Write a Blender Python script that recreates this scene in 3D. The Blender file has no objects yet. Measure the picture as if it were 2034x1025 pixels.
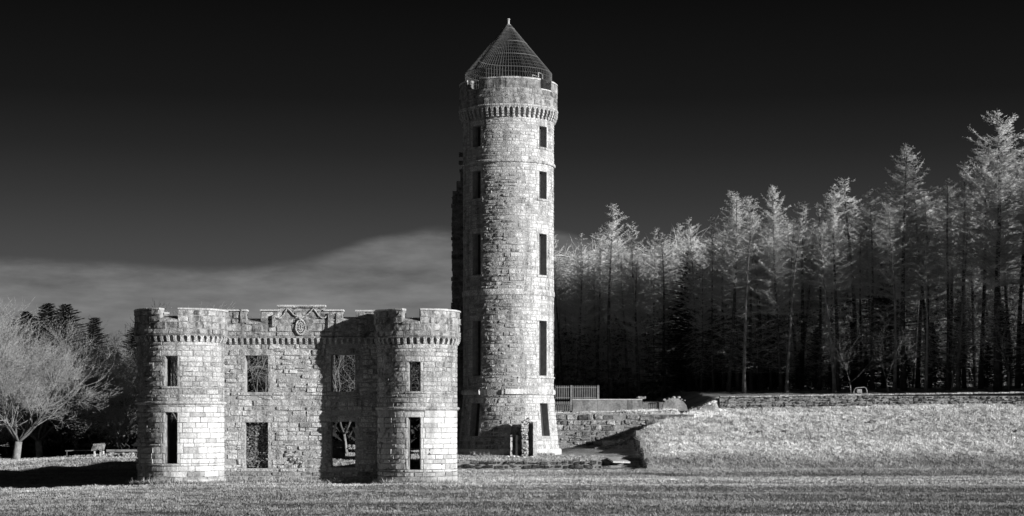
import bpy, bmesh, math, random
import numpy as np
from mathutils import Vector, Matrix, noise as mnoise

R_ = math.radians
rnd = random.Random(7)
nr = np.random.RandomState(11)
scene = bpy.context.scene
COL = scene.collection

# ------------------------------------------------------------------ camera
cam_d = bpy.data.cameras.new('camera')
cam = bpy.data.objects.new('camera', cam_d); COL.objects.link(cam)
EYE = 2.3; F = 3500.0; HX = 1017.0; HY = 835.0
cam.location = (0, 0, EYE); cam.rotation_euler = (R_(90), 0, 0)
cam_d.sensor_fit = 'HORIZONTAL'; cam_d.sensor_width = 36.0
cam_d.lens = 36.0 * F / 2034.0
cam_d.shift_y = (HY - 512.5) / 2034.0
cam_d.clip_start = 0.5; cam_d.clip_end = 5000
scene.camera = cam

def PX(px, Y): return (px - HX) * Y / F
def PZ(py, Y): return EYE + (HY - py) * Y / F

# ------------------------------------------------------------------ sun, sky
SUN_AZ = 59.0; SUN_EL = 13.9          # azimuth: degrees to the right of straight-behind-the-camera
sd = Vector((math.sin(R_(SUN_AZ)) * math.cos(R_(SUN_EL)), -math.cos(R_(SUN_AZ)) * math.cos(R_(SUN_EL)), math.sin(R_(SUN_EL))))
sun_d = bpy.data.lights.new('sun', 'SUN'); sun_d.energy = 5.0; sun_d.angle = R_(0.5); sun_d.color = (1.0, 0.995, 0.985)
sun = bpy.data.objects.new('sun', sun_d); COL.objects.link(sun)
sun.rotation_euler = (-sd).to_track_quat('-Z', 'Y').to_euler(); sun.location = (60, -30, 40)

world = bpy.data.worlds.new('World'); scene.world = world; world.use_nodes = True
wn = world.node_tree; wn.nodes.clear()
def WN(t, **k):
    n = wn.nodes.new(t)
    for a, b in k.items(): setattr(n, a, b)
    return n
def wlink(a, b): wn.links.new(a, b)
def wmath(op, a, b=None, clamp=False):
    n = WN('ShaderNodeMath', operation=op, use_clamp=clamp)
    for i, v in enumerate((a, b)):
        if v is None: continue
        if isinstance(v, (int, float)): n.inputs[i].default_value = v
        else: wlink(v, n.inputs[i])
    return n.outputs[0]
sky = WN('ShaderNodeTexSky', sky_type='NISHITA', sun_disc=False)
sky.sun_elevation = R_(SUN_EL); sky.sun_rotation = R_(180 - SUN_AZ); sky.altitude = 30; sky.air_density = 1.0; sky.dust_density = 0.3
sky_sep = WN('ShaderNodeSeparateColor'); wlink(sky.outputs[0], sky_sep.inputs[0])
tc = WN('ShaderNodeTexCoord'); sep = WN('ShaderNodeSeparateXYZ'); wlink(tc.outputs['Generated'], sep.inputs[0])
elev = sep.outputs['Z']
az = wmath('ARCTAN2', sep.outputs['X'], sep.outputs['Y'])
ramp = WN('ShaderNodeValToRGB'); wlink(elev, ramp.inputs[0])
def gray(v): return (v, v, v, 1)
SKY_STOPS = [(0.0, .080), (.05, .058), (.095, .040), (.125, .0245), (.151, .0140), (.18, .0072), (.232, .0034), (1.0, .003)]
cr = ramp.color_ramp; cr.elements[0].position = 0; cr.elements[0].color = gray(SKY_STOPS[0][1])
cr.elements[1].position = 1; cr.elements[1].color = gray(SKY_STOPS[-1][1])
for p, v in SKY_STOPS[1:-1]:
    e = cr.elements.new(p); e.color = gray(v)
clear = wmath('MULTIPLY', ramp.outputs[0], wmath('ADD', wmath('MULTIPLY', sky_sep.outputs[0], 0.10), 0.75))
# bank of thin cloud low round the horizon, its top edge varying with direction
azn = wmath('ADD', wmath('DIVIDE', az, 2 * math.pi), 0.5)
fc = WN('ShaderNodeFloatCurve'); wlink(azn, fc.inputs['Value'])
curve = fc.mapping.curves[0]
pts = [(0, .42), (.2, .5), (.4, .45), (.4545, .443), (.466, .435), (.474, .428), (.4805, .452), (.487, .505), (.4965, .548), (.508, .50), (.517, .40), (.53, .30), (.6, .35), (.8, .5), (1, .42)]
curve.points[0].location = pts[0]; curve.points[1].location = pts[-1]
for p in pts[1:-1]: curve.points.new(*p)
fc.mapping.update()
edge = wmath('MULTIPLY', fc.outputs[0], 0.2)
cv = WN('ShaderNodeCombineXYZ'); wlink(wmath('MULTIPLY', az, 14.0), cv.inputs[0]); wlink(wmath('MULTIPLY', elev, 55.0), cv.inputs[1])
n1 = WN('ShaderNodeTexNoise'); n1.inputs['Scale'].default_value = 1.0; n1.inputs['Detail'].default_value = 8; n1.inputs['Roughness'].default_value = .6
wlink(cv.outputs[0], n1.inputs['Vector'])
nz = wmath('SUBTRACT', n1.outputs[0], 0.5)
d = wmath('SUBTRACT', wmath('ADD', edge, wmath('MULTIPLY', nz, 0.008)), elev)
mask = wmath('MULTIPLY', d, 1 / 0.0045, True)
mk = WN('ShaderNodeMapRange', interpolation_type='SMOOTHSTEP'); wlink(d, mk.inputs[0]); mk.inputs[1].default_value = -0.0015; mk.inputs[2].default_value = 0.007
body = wmath('ADD', wmath('MULTIPLY', nz, 0.26), 0.074)
cloud = wmath('MULTIPLY', body, mk.outputs[0])
cloud = wmath('MAXIMUM', cloud, 0.0)
tot = wmath('ADD', clear, cloud)
cc = WN('ShaderNodeCombineColor')
for i in range(3): wlink(tot, cc.inputs[i])
bg = WN('ShaderNodeBackground'); wlink(cc.outputs[0], bg.inputs[0]); bg.inputs[1].default_value = 0.9
wo = WN('ShaderNodeOutputWorld'); wlink(bg.outputs[0], wo.inputs[0])

vs = scene.view_settings; vs.view_transform = 'Standard'; vs.look = 'None'; vs.gamma = 1.0; vs.exposure = 0.5; vs.use_curve_mapping = False
scene.render.engine = 'CYCLES'
scene.cycles.max_bounces = 5; scene.cycles.diffuse_bounces = 3; scene.cycles.transparent_max_bounces = 4

# ------------------------------------------------------------------ materials
def material(name, c0, c1, scale=6.0, fine=60.0, bump=0.3, bumpd=0.02, rough=0.9, tone=True, stain=None, finev=0.35, metal=0.0, streak=None):
    m = bpy.data.materials.new(name); m.use_nodes = True
    nt = m.node_tree; b = nt.nodes['Principled BSDF']
    b.inputs['Roughness'].default_value = rough; b.inputs['Metallic'].default_value = metal
    b.inputs['Specular IOR Level'].default_value = 0.2
    L = nt.links.new
    g = nt.nodes.new('ShaderNodeNewGeometry')
    def noise(s, det, ro=.6):
        n = nt.nodes.new('ShaderNodeTexNoise'); n.inputs['Scale'].default_value = s; n.inputs['Detail'].default_value = det; n.inputs['Roughness'].default_value = ro
        L(g.outputs['Position'], n.inputs['Vector']); return n
    na = noise(scale, 5); nb = noise(fine, 4, .7)
    r = nt.nodes.new('ShaderNodeMapRange'); L(na.outputs[0], r.inputs[0]); r.inputs[1].default_value = .34; r.inputs[2].default_value = .66
    mx = nt.nodes.new('ShaderNodeMix'); mx.data_type = 'RGBA'; L(r.outputs[0], mx.inputs['Factor']); mx.inputs['A'].default_value = gray(c0); mx.inputs['B'].default_value = gray(c1)
    out = mx.outputs['Result']
    def mulv(o, fac):
        v = nt.nodes.new('ShaderNodeVectorMath'); v.operation = 'SCALE'; L(o, v.inputs[0]); L(fac, v.inputs['Scale']); return v.outputs[0]
    f = nt.nodes.new('ShaderNodeMapRange'); L(nb.outputs[0], f.inputs[0]); f.inputs[1].default_value = .3; f.inputs[2].default_value = .7
    f.inputs[3].default_value = 1 - finev; f.inputs[4].default_value = 1 + finev
    out = mulv(out, f.outputs[0])
    if tone:
        a = nt.nodes.new('ShaderNodeAttribute'); a.attribute_name = 'tone'; out = mulv(out, a.outputs['Fac'])
    if stain:
        sc, lo, thr = stain
        mp = nt.nodes.new('ShaderNodeMapping'); mp.inputs['Scale'].default_value = (1, 1, .45); L(g.outputs['Position'], mp.inputs[0])
        ns = nt.nodes.new('ShaderNodeTexNoise'); ns.inputs['Scale'].default_value = sc; ns.inputs['Detail'].default_value = 8; ns.inputs['Roughness'].default_value = .68
        L(mp.outputs[0], ns.inputs['Vector'])
        q = nt.nodes.new('ShaderNodeMapRange'); L(ns.outputs[0], q.inputs[0]); q.inputs[1].default_value = thr; q.inputs[2].default_value = thr + .09
        q.inputs[3].default_value = 1; q.inputs[4].default_value = lo
        out = mulv(out, q.outputs[0])
    if streak:
        mp = nt.nodes.new('ShaderNodeMapping'); mp.inputs['Scale'].default_value = (3.2, 3.2, .28); L(g.outputs['Position'], mp.inputs[0])
        ns = nt.nodes.new('ShaderNodeTexNoise'); ns.inputs['Scale'].default_value = 1.0; ns.inputs['Detail'].default_value = 5; L(mp.outputs[0], ns.inputs['Vector'])
        q = nt.nodes.new('ShaderNodeMapRange'); L(ns.outputs[0], q.inputs[0]); q.inputs[1].default_value = .50; q.inputs[2].default_value = .68
        q.inputs[3].default_value = 1; q.inputs[4].default_value = streak
        out = mulv(out, q.outputs[0])
    L(out, b.inputs['Base Color'])
    if bump:
        bp = nt.nodes.new('ShaderNodeBump'); bp.inputs['Strength'].default_value = bump; bp.inputs['Distance'].default_value = bumpd
        n3 = noise(fine * .45, 6, .72); L(n3.outputs[0], bp.inputs['Height']); L(bp.outputs[0], b.inputs['Normal'])
    return m

M = {}
M['stone'] = material('sandstone', .40, .60, 2.4, 17, 1.0, .10, stain=(2.6, .48, .55), finev=.6, streak=.5)
M['stone_pale'] = material('pale_sandstone', .50, .66, 1.6, 20, .9, .05, stain=(1.7, .62, .58), finev=.32, streak=.7)
M['stone_dark'] = material('weathered_sandstone', .14, .38, 4.5, 24, 1.0, .08, stain=(3.5, .38, .53), streak=.55)
M['rubble'] = material('rubble_stone', .11, .34, 4.0, 16, 1.0, .10, finev=.6)
M['mortar_pale'] = material('pale_lime_mortar', .26, .40, 5, 40, .8, .04, tone=False)
M['mortar'] = material('lime_mortar', .16, .30, 5, 40, .8, .04, tone=False)
M['inner'] = material('inner_masonry', .20, .38, 3, 9, 1.0, .12, tone=False, stain=(2.5, .4, .5))
M['board'] = material('dark_window_board', .035, .06, 4, 30, .2, .01, tone=False)
M['grass'] = material('grass_blades', .34, .50, .8, 7.0, 0, 0, finev=.3)
M['turf'] = material('turf_ground', .16, .30, 1.0, 14, 1.0, .10, finev=.5)
M['bark'] = material('bark', .04, .10, 3, 30, .6, .03, tone=False)
M['bark_pale'] = material('pale_bark', .14, .30, 3, 30, .6, .03)
M['twig'] = material('bare_twigs', .58, .74, .9, 12, 0, 0)
M['twig_pale'] = material('pale_twigs', .23, .38, 1, 12, 0, 0)
M['needle'] = material('dark_needles', .025, .07, 1.5, 12, 0, 0)
M['litter'] = material('dark_undergrowth', .02, .06, 1.0, 10, 0, 0)
M['steel'] = material('galvanised_wire', .08, .14, 4, 40, 0, 0, rough=.5, tone=False, finev=.1)
M['rail'] = material('grey_painted_rail', .16, .24, 4, 40, 0, 0, rough=.6, tone=False, finev=.1)
M['concrete'] = material('rendered_concrete', .15, .30, 1.6, 12, .7, .03, tone=False, stain=(2.2, .6, .52))
M['cream'] = material('pale_panel', .45, .6, 6, 30, .2, .01, tone=False)
M['slab'] = material('pale_paving', .35, .5, 3, 20, .5, .02, tone=False)

# ------------------------------------------------------------------ object helpers
def tag(o, label, cat, group=None, kind=None):
    if label: o['label'] = label
    if cat: o['category'] = cat
    if group: o['group'] = group
    if kind: o['kind'] = kind
    return o

def empty(name, loc, label, cat, group=None):
    o = bpy.data.objects.new(name, None); COL.objects.link(o); o.location = loc; o.empty_display_size = .2
    return tag(o, label, cat, group)

def origin(parent):
    v = Vector((0, 0, 0)); p = parent
    while p is not None:
        v += p.location; p = p.parent
    return v

def make_mesh(name, V, Fc, mat, tone=None, smooth=False):
    me = bpy.data.meshes.new(name)
    me.from_pydata(V, [], Fc)
    if mat: me.materials.append(mat)
    if tone is not None:
        a = me.attributes.new('tone', 'FLOAT', 'POINT')
        arr = np.full(len(me.vertices), float(tone), dtype=np.float32) if np.isscalar(tone) else np.asarray(tone, dtype=np.float32)
        a.data.foreach_set('value', arr)
    if smooth: me.shade_smooth()
    return me

def link(name, me, parent=None, loc=None, rot=None, kind=None):
    o = bpy.data.objects.new(name, me); COL.objects.link(o)
    if parent: o.parent = parent
    if loc is not None: o.location = loc
    if rot is not None: o.rotation_euler = rot
    if kind: o['kind'] = kind
    return o

def mk(name, V, Fc, mat, parent=None, tone=1.0, smooth=False, kind=None):
    """mesh from world coordinates, put under parent"""
    if parent:
        og = origin(parent); V = [(v[0] - og.x, v[1] - og.y, v[2] - og.z) for v in V]
    return link(name, make_mesh(name, V, Fc, mat, tone, smooth), parent, kind=kind)

def np_mesh(name, V, Tri, mat, tone=None, nside=3):
    """big meshes straight from numpy arrays; Tri is (n, nside)"""
    me = bpy.data.meshes.new(name)
    me.vertices.add(len(V)); me.vertices.foreach_set('co', np.ascontiguousarray(V, dtype=np.float32).ravel())
    n = len(Tri); me.loops.add(n * nside); me.polygons.add(n)
    me.loops.foreach_set('vertex_index', np.ascontiguousarray(Tri, dtype=np.int32).ravel())
    me.polygons.foreach_set('loop_start', np.arange(0, n * nside, nside, dtype=np.int32))
    me.polygons.foreach_set('loop_total', np.full(n, nside, dtype=np.int32))
    me.materials.append(mat)
    if tone is not None:
        a = me.attributes.new('tone', 'FLOAT', 'POINT'); a.data.foreach_set('value', np.asarray(tone, dtype=np.float32))
    me.update(calc_edges=True); me.validate()
    return me

class MB:
    def __init__(s): s.V = []; s.F = []; s.T = []
    def add(s, V, Fc, tone=1.0):
        o = len(s.V); s.V += [tuple(v) for v in V]; s.F += [tuple(i + o for i in f) for f in Fc]; s.T += [tone] * len(V)
    def box(s, x0, x1, y0, y1, z0, z1, tone=1.0, j=0.0):
        V = [(x, y, z) for z in (z0, z1) for y in (y0, y1) for x in (x0, x1)]
        if j: V = [(a + rnd.uniform(-j, j), b + rnd.uniform(-j, j), c + rnd.uniform(-j, j)) for a, b, c in V]
        s.add(V, [(0, 1, 3, 2)[::-1], (4, 5, 7, 6), (0, 1, 5, 4), (2, 3, 7, 6)[::-1], (0, 2, 6, 4)[::-1], (1, 3, 7, 5)], tone)
    def tube(s, P, r, n=6, closed=False):
        P = [Vector(p) for p in P]; rr = r if isinstance(r, (list, tuple)) else [r] * len(P)
        V = []; Fc = []
        for i, p in enumerate(P):
            a = P[i - 1] if (i > 0 or closed) else p; b = P[(i + 1) % len(P)] if (i < len(P) - 1 or closed) else p
            t = (b - a).normalized(); u = t.cross(Vector((0, 0, 1)))
            if u.length < .1: u = t.cross(Vector((0, 1, 0)))
            u.normalize(); w = t.cross(u)
            for k in range(n):
                q = 2 * math.pi * k / n; V.append(p + (u * math.cos(q) + w * math.sin(q)) * rr[i])
        m = len(P)
        for i in range(m if closed else m - 1):
            for k in range(n):
                a = i * n + k; b = i * n + (k + 1) % n; c = ((i + 1) % m) * n + (k + 1) % n; e = ((i + 1) % m) * n + k
                Fc.append((a, b, c, e))
        if not closed:
            Fc.append(tuple(range(n))[::-1]); Fc.append(tuple((m - 1) * n + k for k in range(n)))
        s.add(V, Fc)
    def obj(s, name, mat, parent=None, kind=None, smooth=False):
        return mk(name, s.V, s.F, mat, parent, s.T, smooth, kind)

# ------------------------------------------------------------------ terrain
def vnoise(X, Y, seed=0, oct=1, ro=.5):
    X = np.asarray(X, float); Y = np.asarray(Y, float); tot = 0.; amp = 1.; fr = 1.; norm_ = 0.
    for o in range(oct):
        x = X * fr + 17.3 * o; y = Y * fr - 9.1 * o
        xi = np.floor(x).astype(np.int64); yi = np.floor(y).astype(np.int64); fx = x - xi; fy = y - yi
        fx = fx * fx * (3 - 2 * fx); fy = fy * fy * (3 - 2 * fy)
        def h(a, b):
            n = (a * 374761393 + b * 668265263 + (seed + o) * 1442695041) & 0x7fffffff
            n = ((n ^ (n >> 13)) * 1274126177) & 0x7fffffff; n = (n ^ (n >> 16)) & 0xffff
            return n / 65535.0
        v = (h(xi, yi) * (1 - fx) + h(xi + 1, yi) * fx) * (1 - fy) + (h(xi, yi + 1) * (1 - fx) + h(xi + 1, yi + 1) * fx) * fy
        tot = tot + amp * (v * 2 - 1); norm_ += amp; amp *= ro; fr *= 2.03
    return tot / norm_
def ss(t): t = np.clip(t, 0, 1); return t * t * (3 - 2 * t)
_ph = nr.uniform(0, 6.28, 40); _fr = nr.uniform(.5, 1.6, 40); _an = nr.uniform(0, 3.14, 40)
def wob(X, Y, lo, hi, s=1.0):
    z = 0
    for i in range(lo, hi):
        z = z + np.sin(X * _fr[i] * s * math.cos(_an[i]) + Y * _fr[i] * s * math.sin(_an[i]) + _ph[i])
    return z / math.sqrt(hi - lo)
def terrain(X, Y, micro=True):
    X = np.asarray(X, dtype=float); Y = np.asarray(Y, dtype=float)
    near = -0.03 - 0.26 * ss((-11.5 - X) / 8)
    far = 0.42 - 0.30 * ss((-21 - X) / 7)
    z = near + (far - near) * ss((Y - 72) / 22)
    # shallow folds of the lawn running across the view
    z = z + 0.07 * np.sin(Y * .92 + .05 * X + 1.1 + .5 * np.sin(X * .09)) * ss((X + 9) / 6) * ss((70.5 - Y) / 3) * .8
    z = z + 0.10 * np.sin((Y - 71) / 8 * math.pi) * ((Y > 71) & (Y < 79)) * ss((X - 4) / 4) * -1.0
    # terrace that carries the tower
    tl = ss((X + 8.2) / 2.8)
    ter = 0.48 + 0.17 * ss((Y - 79) / 4) + .25 * ss((X - 1.5) / 2) * ss((Y - 83) / 5)
    inter = tl * ss((Y - 78.95) / .3)
    pit = ((X > 3.95) & (Y < 83.2))
    z = np.where((Y > 78.9) & ~pit, z * (1 - inter) + ter * inter, z)
    # upper terrace held by the wall behind the tower
    up = ss((X + 2.0) / 3.2) * np.maximum(ss((Y - 92.15) / .3) * ss((9.4 - X) / .8), np.where(X < 11.0, ss((Y - 93.6) / 1.2) * ss((X - 8.6) / .8), ss((Y - 95.2) / .3)))
    up = np.maximum(up, ss((X + 2.0) / 3.2) * ss((Y - 95.2) / .3))
    upz = np.where(X > 9.4, 3.42 + .016 * (X - 12) - .36 * np.clip(11.4 - X, 0, 2), 2.62 + .03 * (X - 2)) + np.clip((Y - 92) * .03, 0, .6)
    z = z * (1 - up) + np.maximum(upz, 2.5) * up
    # embankment on the right and the ramp along its left shoulder
    top = 2.88 + .018 * (X - 12)
    t = np.clip((Y - 79.3) / 15.7, 0, 1)
    prof = -0.05 + (top + .05) * (t ** .80)
    prof = np.where(t <= 0, z, prof)
    rx, ry = X - 6.05, Y - 87.5
    dl = -.822 * rx + .569 * ry; sl_ = .569 * rx + .822 * ry
    zc = 1.56 + .222 * sl_ + .16 * np.sin(np.clip(sl_, 0, 7.3) / 7.3 * math.pi)
    emb = np.where((dl > 0) & (Y > 87.4), np.minimum(prof, zc - .48 * dl + .02 * dl * dl), prof)
    lane = np.where(Y > 87.4, ss((X - 3.4) / .9), ss((X - 6.02) / .22))
    lane = lane * (Y > 79.3)
    # towards the wall foot the lane is only the strip in front of the upper terrace
    low = z
    z = np.where(lane > 0, np.maximum(low, low * (1 - lane) + emb * lane), z)
    z = z + .012 * np.clip(Y - 100, 0, 400) * ss((X - 0) / 10)
    if micro:
        bank = ss((X - 6.5) / 1.0) * ss((Y - 79.5) / 2)
        z = z + .05 * vnoise(X * .33, Y * .6, 3, 2) + .035 * vnoise(X * 1.5, Y * 1.5, 5, 3, .6) * (1 + .5 * bank)
    return z
def ground_hit(px, py):
    Y = np.arange(40, 125, .1); T = terrain(PX(px, Y), Y, False); k = np.argmax(T > PZ(py, Y)); return PX(px, Y[k]), float(Y[k])
def tz(x, y): return float(terrain(np.array([x]), np.array([y]))[0])

def axis(a, b, st, lo, hi):
    c = list(np.arange(a, b, st)); s = st; x = a
    L = []
    while x > lo: s *= 1.35; x -= s; L.append(x)
    s = st; x = c[-1]; Rr = []
    while x < hi: s *= 1.35; x += s; Rr.append(x)
    return np.array(L[::-1] + c + Rr)
gx = axis(-31, 34, .19, -700, 700); gy = axis(38, 103, .19, -60, 1400)
GX, GY = np.meshgrid(gx, gy)
GZ = terrain(GX, GY)
nx, ny = len(gx), len(gy)
V = np.stack([GX.ravel(), GY.ravel(), GZ.ravel()], 1)
idx = np.arange(nx * ny).reshape(ny, nx)
Q = np.stack([idx[:-1, :-1].ravel(), idx[:-1, 1:].ravel(), idx[1:, 1:].ravel(), idx[1:, :-1].ravel()], 1)
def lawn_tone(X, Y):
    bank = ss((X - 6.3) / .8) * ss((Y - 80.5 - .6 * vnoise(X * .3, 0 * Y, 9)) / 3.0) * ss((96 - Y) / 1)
    st = vnoise(X * .06, Y * .42, 21, 3, .6); st2 = vnoise(X * .25, Y * 1.3, 33, 2)  # streaky light and shade across the lawn painted into its tone
    toe = np.exp(-((Y - 76.2 - .04 * (X - 10)) / 2.6) ** 2) * ss((X + 2) / 8)  # shaded hollow at the bank foot painted as a darker band
    lit = np.exp(-((Y - 67.5 + .03 * X) / 1.5) ** 2)  # sunlit fold of the lawn painted as a lighter stripe
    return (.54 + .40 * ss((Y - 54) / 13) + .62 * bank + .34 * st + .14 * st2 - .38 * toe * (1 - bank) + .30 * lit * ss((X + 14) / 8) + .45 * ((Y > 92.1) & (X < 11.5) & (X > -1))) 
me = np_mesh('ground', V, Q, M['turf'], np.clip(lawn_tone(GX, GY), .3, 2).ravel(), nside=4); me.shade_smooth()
ground = link('ground', me, kind='structure')

# ------------------------------------------------------------------ grass: short blades over lawn and bank
def grass():
    pts = []
    def scatter(n, x0, x1, y0, y1):
        X = nr.uniform(x0, x1, n); Y = nr.uniform(y0, y1, n)
        k = np.abs(X) < Y * .30 + 1.5
        return X[k], Y[k]
    XX = []; YY = []; HH = []
    for n, b, h in ((190000, (-22, 22, 39, 66), .036), (130000, (-27, 27, 66, 82), .042), (120000, (5.5, 30, 78, 95.2), .060), (40000, (-30, -5, 82, 104), .05), (26000, (-6, 12, 79, 97), .045)):
        X, Y = scatter(n, *b); XX.append(X); YY.append(Y); HH.append(np.full(len(X), h))
    def foot(n, fx, fy, h=.11):
        t = nr.rand(n); X, Y = fx(t), fy(t); XX.append(X + nr.normal(0, .05, n)); YY.append(Y - np.abs(nr.normal(0, .08, n))); HH.append(np.full(n, h) * nr.uniform(.4, 1.3, n))
    foot(2600, lambda t: -12.2 + 1.66 * np.sin(-2 + 3.4 * t), lambda t: 65 - 1.66 * np.cos(-2 + 3.4 * t)); foot(2400, lambda t: -3.49 + 1.54 * np.sin(-1.4 + 3.4 * t), lambda t: 65 - 1.54 * np.cos(-1.4 + 3.4 * t))
    foot(2600, lambda t: -10.7 + 5.9 * t, lambda t: 65.36 + 0 * t); foot(3000, lambda t: -.17 + 2.6 * np.sin(-2 + 4 * t), lambda t: 85 - 2.6 * np.cos(-2 + 4 * t), .09)
    foot(4000, lambda t: -5.5 + 9.5 * t, lambda t: 79.4 + 0 * t, .07); foot(7000, lambda t: 10.8 + 19 * t, lambda t: 94.95 + 0 * t, .05); foot(1500, lambda t: 6.3 + 0 * t, lambda t: 79.5 + 8 * t, .09)
    X = np.concatenate(XX); Y = np.concatenate(YY); H = np.concatenate(HH)
    def outside(cx, cy, r): return (X - cx) ** 2 + (Y - cy) ** 2 > r * r
    k = outside(-12.2, 65, 1.62) & outside(-3.49, 65, 1.5) & outside(-.17, 85, 2.52)
    k &= ~((X > -11) & (X < -4.8) & (Y > 65.4) & (Y < 66))
    k &= ~((X > 2.0) & (X < 6.0) & (Y > 83) & (Y < 92.2))
    k &= ~((X > 4.0) & (X < 6.1) & (Y > 79.3) & (Y < 92))
    k &= ~((X > -6) & (X < 4) & (Y > 78.6) & (Y < 79.1))
    X, Y, H = X[k], Y[k], H[k]
    # clumpy
    c = np.clip(.5 + .95 * vnoise(X * 4.2, Y * 3.0, 41, 3, .65), 0, 1)
    keep = nr.rand(len(X)) < .45 + .55 * c
    X, Y, H, c = X[keep], Y[keep], H[keep], c[keep]
    H = H * (.55 + .9 * c) * nr.uniform(.6, 1.5, len(X))
    Z = terrain(X, Y)
    n = len(X); nb = 3
    Vs = []; tone = []
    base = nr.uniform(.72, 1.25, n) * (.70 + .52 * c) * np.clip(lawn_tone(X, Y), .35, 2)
    for b in range(nb):
        a = nr.uniform(0, 6.283, n); w = nr.uniform(.006, .014, n) * (1 + (H > .05) * .3)
        ox = nr.normal(0, .035, n); oy = nr.normal(0, .035, n)
        dx = np.cos(a) * w; dy = np.sin(a) * w
        lx = nr.normal(0, .6, n) * H; ly = nr.normal(0, .6, n) * H
        hh = H * nr.uniform(.7, 1.3, n)
        p0 = np.stack([X + ox - dx, Y + oy - dy, Z - .01], 1); p1 = np.stack([X + ox + dx, Y + oy + dy, Z - .01], 1)
        p2 = np.stack([X + ox + lx, Y + oy + ly, Z + hh], 1)
        Vs.append(np.stack([p0, p1, p2], 1).reshape(-1, 3)); tone.append(np.repeat(base * nr.uniform(.85, 1.15, n), 3))
    V = np.concatenate(Vs); T = np.arange(len(V)).reshape(-1, 3)
    o = link('grass', np_mesh('grass', V, T, M['grass'], np.concatenate(tone)))
    tag(o, 'short rough grass covering the lawn, terrace and bank', 'grass', kind='stuff')
grass()

# ------------------------------------------------------------------ masonry engine
class Cyl:
    def __init__(s, cx, cy, R, prof=None): s.cx, s.cy, s.R, s.prof = cx, cy, R, prof
    def __call__(s, u, v, n):
        a = u / s.R; r = (s.prof(v) if s.prof else s.R) + n
        return (s.cx + r * math.sin(a), s.cy - r * math.cos(a), v)
    def facing(s, u, v): return max(0., math.cos(u / s.R)) if abs(u / s.R) < 1.6 else 0.
    step = .22
class Plane:                                   # u runs along a line in plan, n comes out of the face on its right-hand (camera) side
    def __init__(s, p, q):
        s.p = Vector((p[0], p[1])); q = Vector((q[0], q[1])); s.L = (q - s.p).length; s.t = (q - s.p) / s.L; s.n = Vector((s.t.y, -s.t.x))
    def __call__(s, u, v, n):
        w = s.p + s.t * u + s.n * n; return (w.x, w.y, v)
    def facing(s, u, v): return max(0., -s.n.y) + .05
    step = 1.0

def overl(o, u0, u1, v0, v1, e=1e-4): return o[0] < u1 - e and o[1] > u0 + e and o[2] < v1 - e and o[3] > v0 + e

def core(S, U0, U1, V0, V1, ops, T, filled=None, n0=-.011, du=None):
    """mortar body behind the facing stones: cells between break lines, open where ops are"""
    du = du or S.step
    us = {U0, U1}; vs_ = {V0, V1}
    for o in ops:
        for x in o[:2]:
            if U0 < x < U1: us.add(x)
        for x in o[2:]:
            if V0 < x < V1: vs_.add(x)
    us = sorted(us); U = []
    for a, b in zip(us, us[1:]):
        k = max(1, math.ceil((b - a) / du)); U += [a + (b - a) * i / k for i in range(k)]
    U.append(us[-1])
    vl = sorted(vs_); Vv = []
    for a, b in zip(vl, vl[1:]):
        k = max(1, math.ceil((b - a) / (.5 if filled or getattr(S, 'prof', None) else 50))); Vv += [a + (b - a) * i / k for i in range(k)]
    Vv.append(vl[-1])
    m, n = len(U) - 1, len(Vv) - 1
    fl = [[not any(overl(o, U[i], U[i + 1], Vv[j], Vv[j + 1]) for o in ops) and (filled is None or filled((U[i] + U[i + 1]) / 2, (Vv[j] + Vv[j + 1]) / 2)) for j in range(n)] for i in range(m)]
    Vt = []; ix = {}
    def vid(i, j, k):
        if (i, j, k) not in ix:
            ix[(i, j, k)] = len(Vt); Vt.append(S(U[i], Vv[j], n0 if k == 0 else -T))
        return ix[(i, j, k)]
    Fc = []
    G = lambda i, j: 0 <= i < m and 0 <= j < n and fl[i][j]
    for i in range(m):
        for j in range(n):
            if not fl[i][j]: continue
            Fc.append((vid(i, j, 0), vid(i + 1, j, 0), vid(i + 1, j + 1, 0), vid(i, j + 1, 0)))
            Fc.append((vid(i, j, 1), vid(i, j + 1, 1), vid(i + 1, j + 1, 1), vid(i + 1, j, 1)))
            if not G(i - 1, j): Fc.append((vid(i, j, 0), vid(i, j + 1, 0), vid(i, j + 1, 1), vid(i, j, 1)))
            if not G(i + 1, j): Fc.append((vid(i + 1, j, 0), vid(i + 1, j, 1), vid(i + 1, j + 1, 1), vid(i + 1, j + 1, 0)))
            if not G(i, j - 1): Fc.append((vid(i, j, 0), vid(i, j, 1), vid(i + 1, j, 1), vid(i + 1, j, 0)))
            if not G(i, j + 1): Fc.append((vid(i, j + 1, 0), vid(i + 1, j + 1, 0), vid(i + 1, j + 1, 1), vid(i, j + 1, 1)))
    return Vt, Fc

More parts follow.
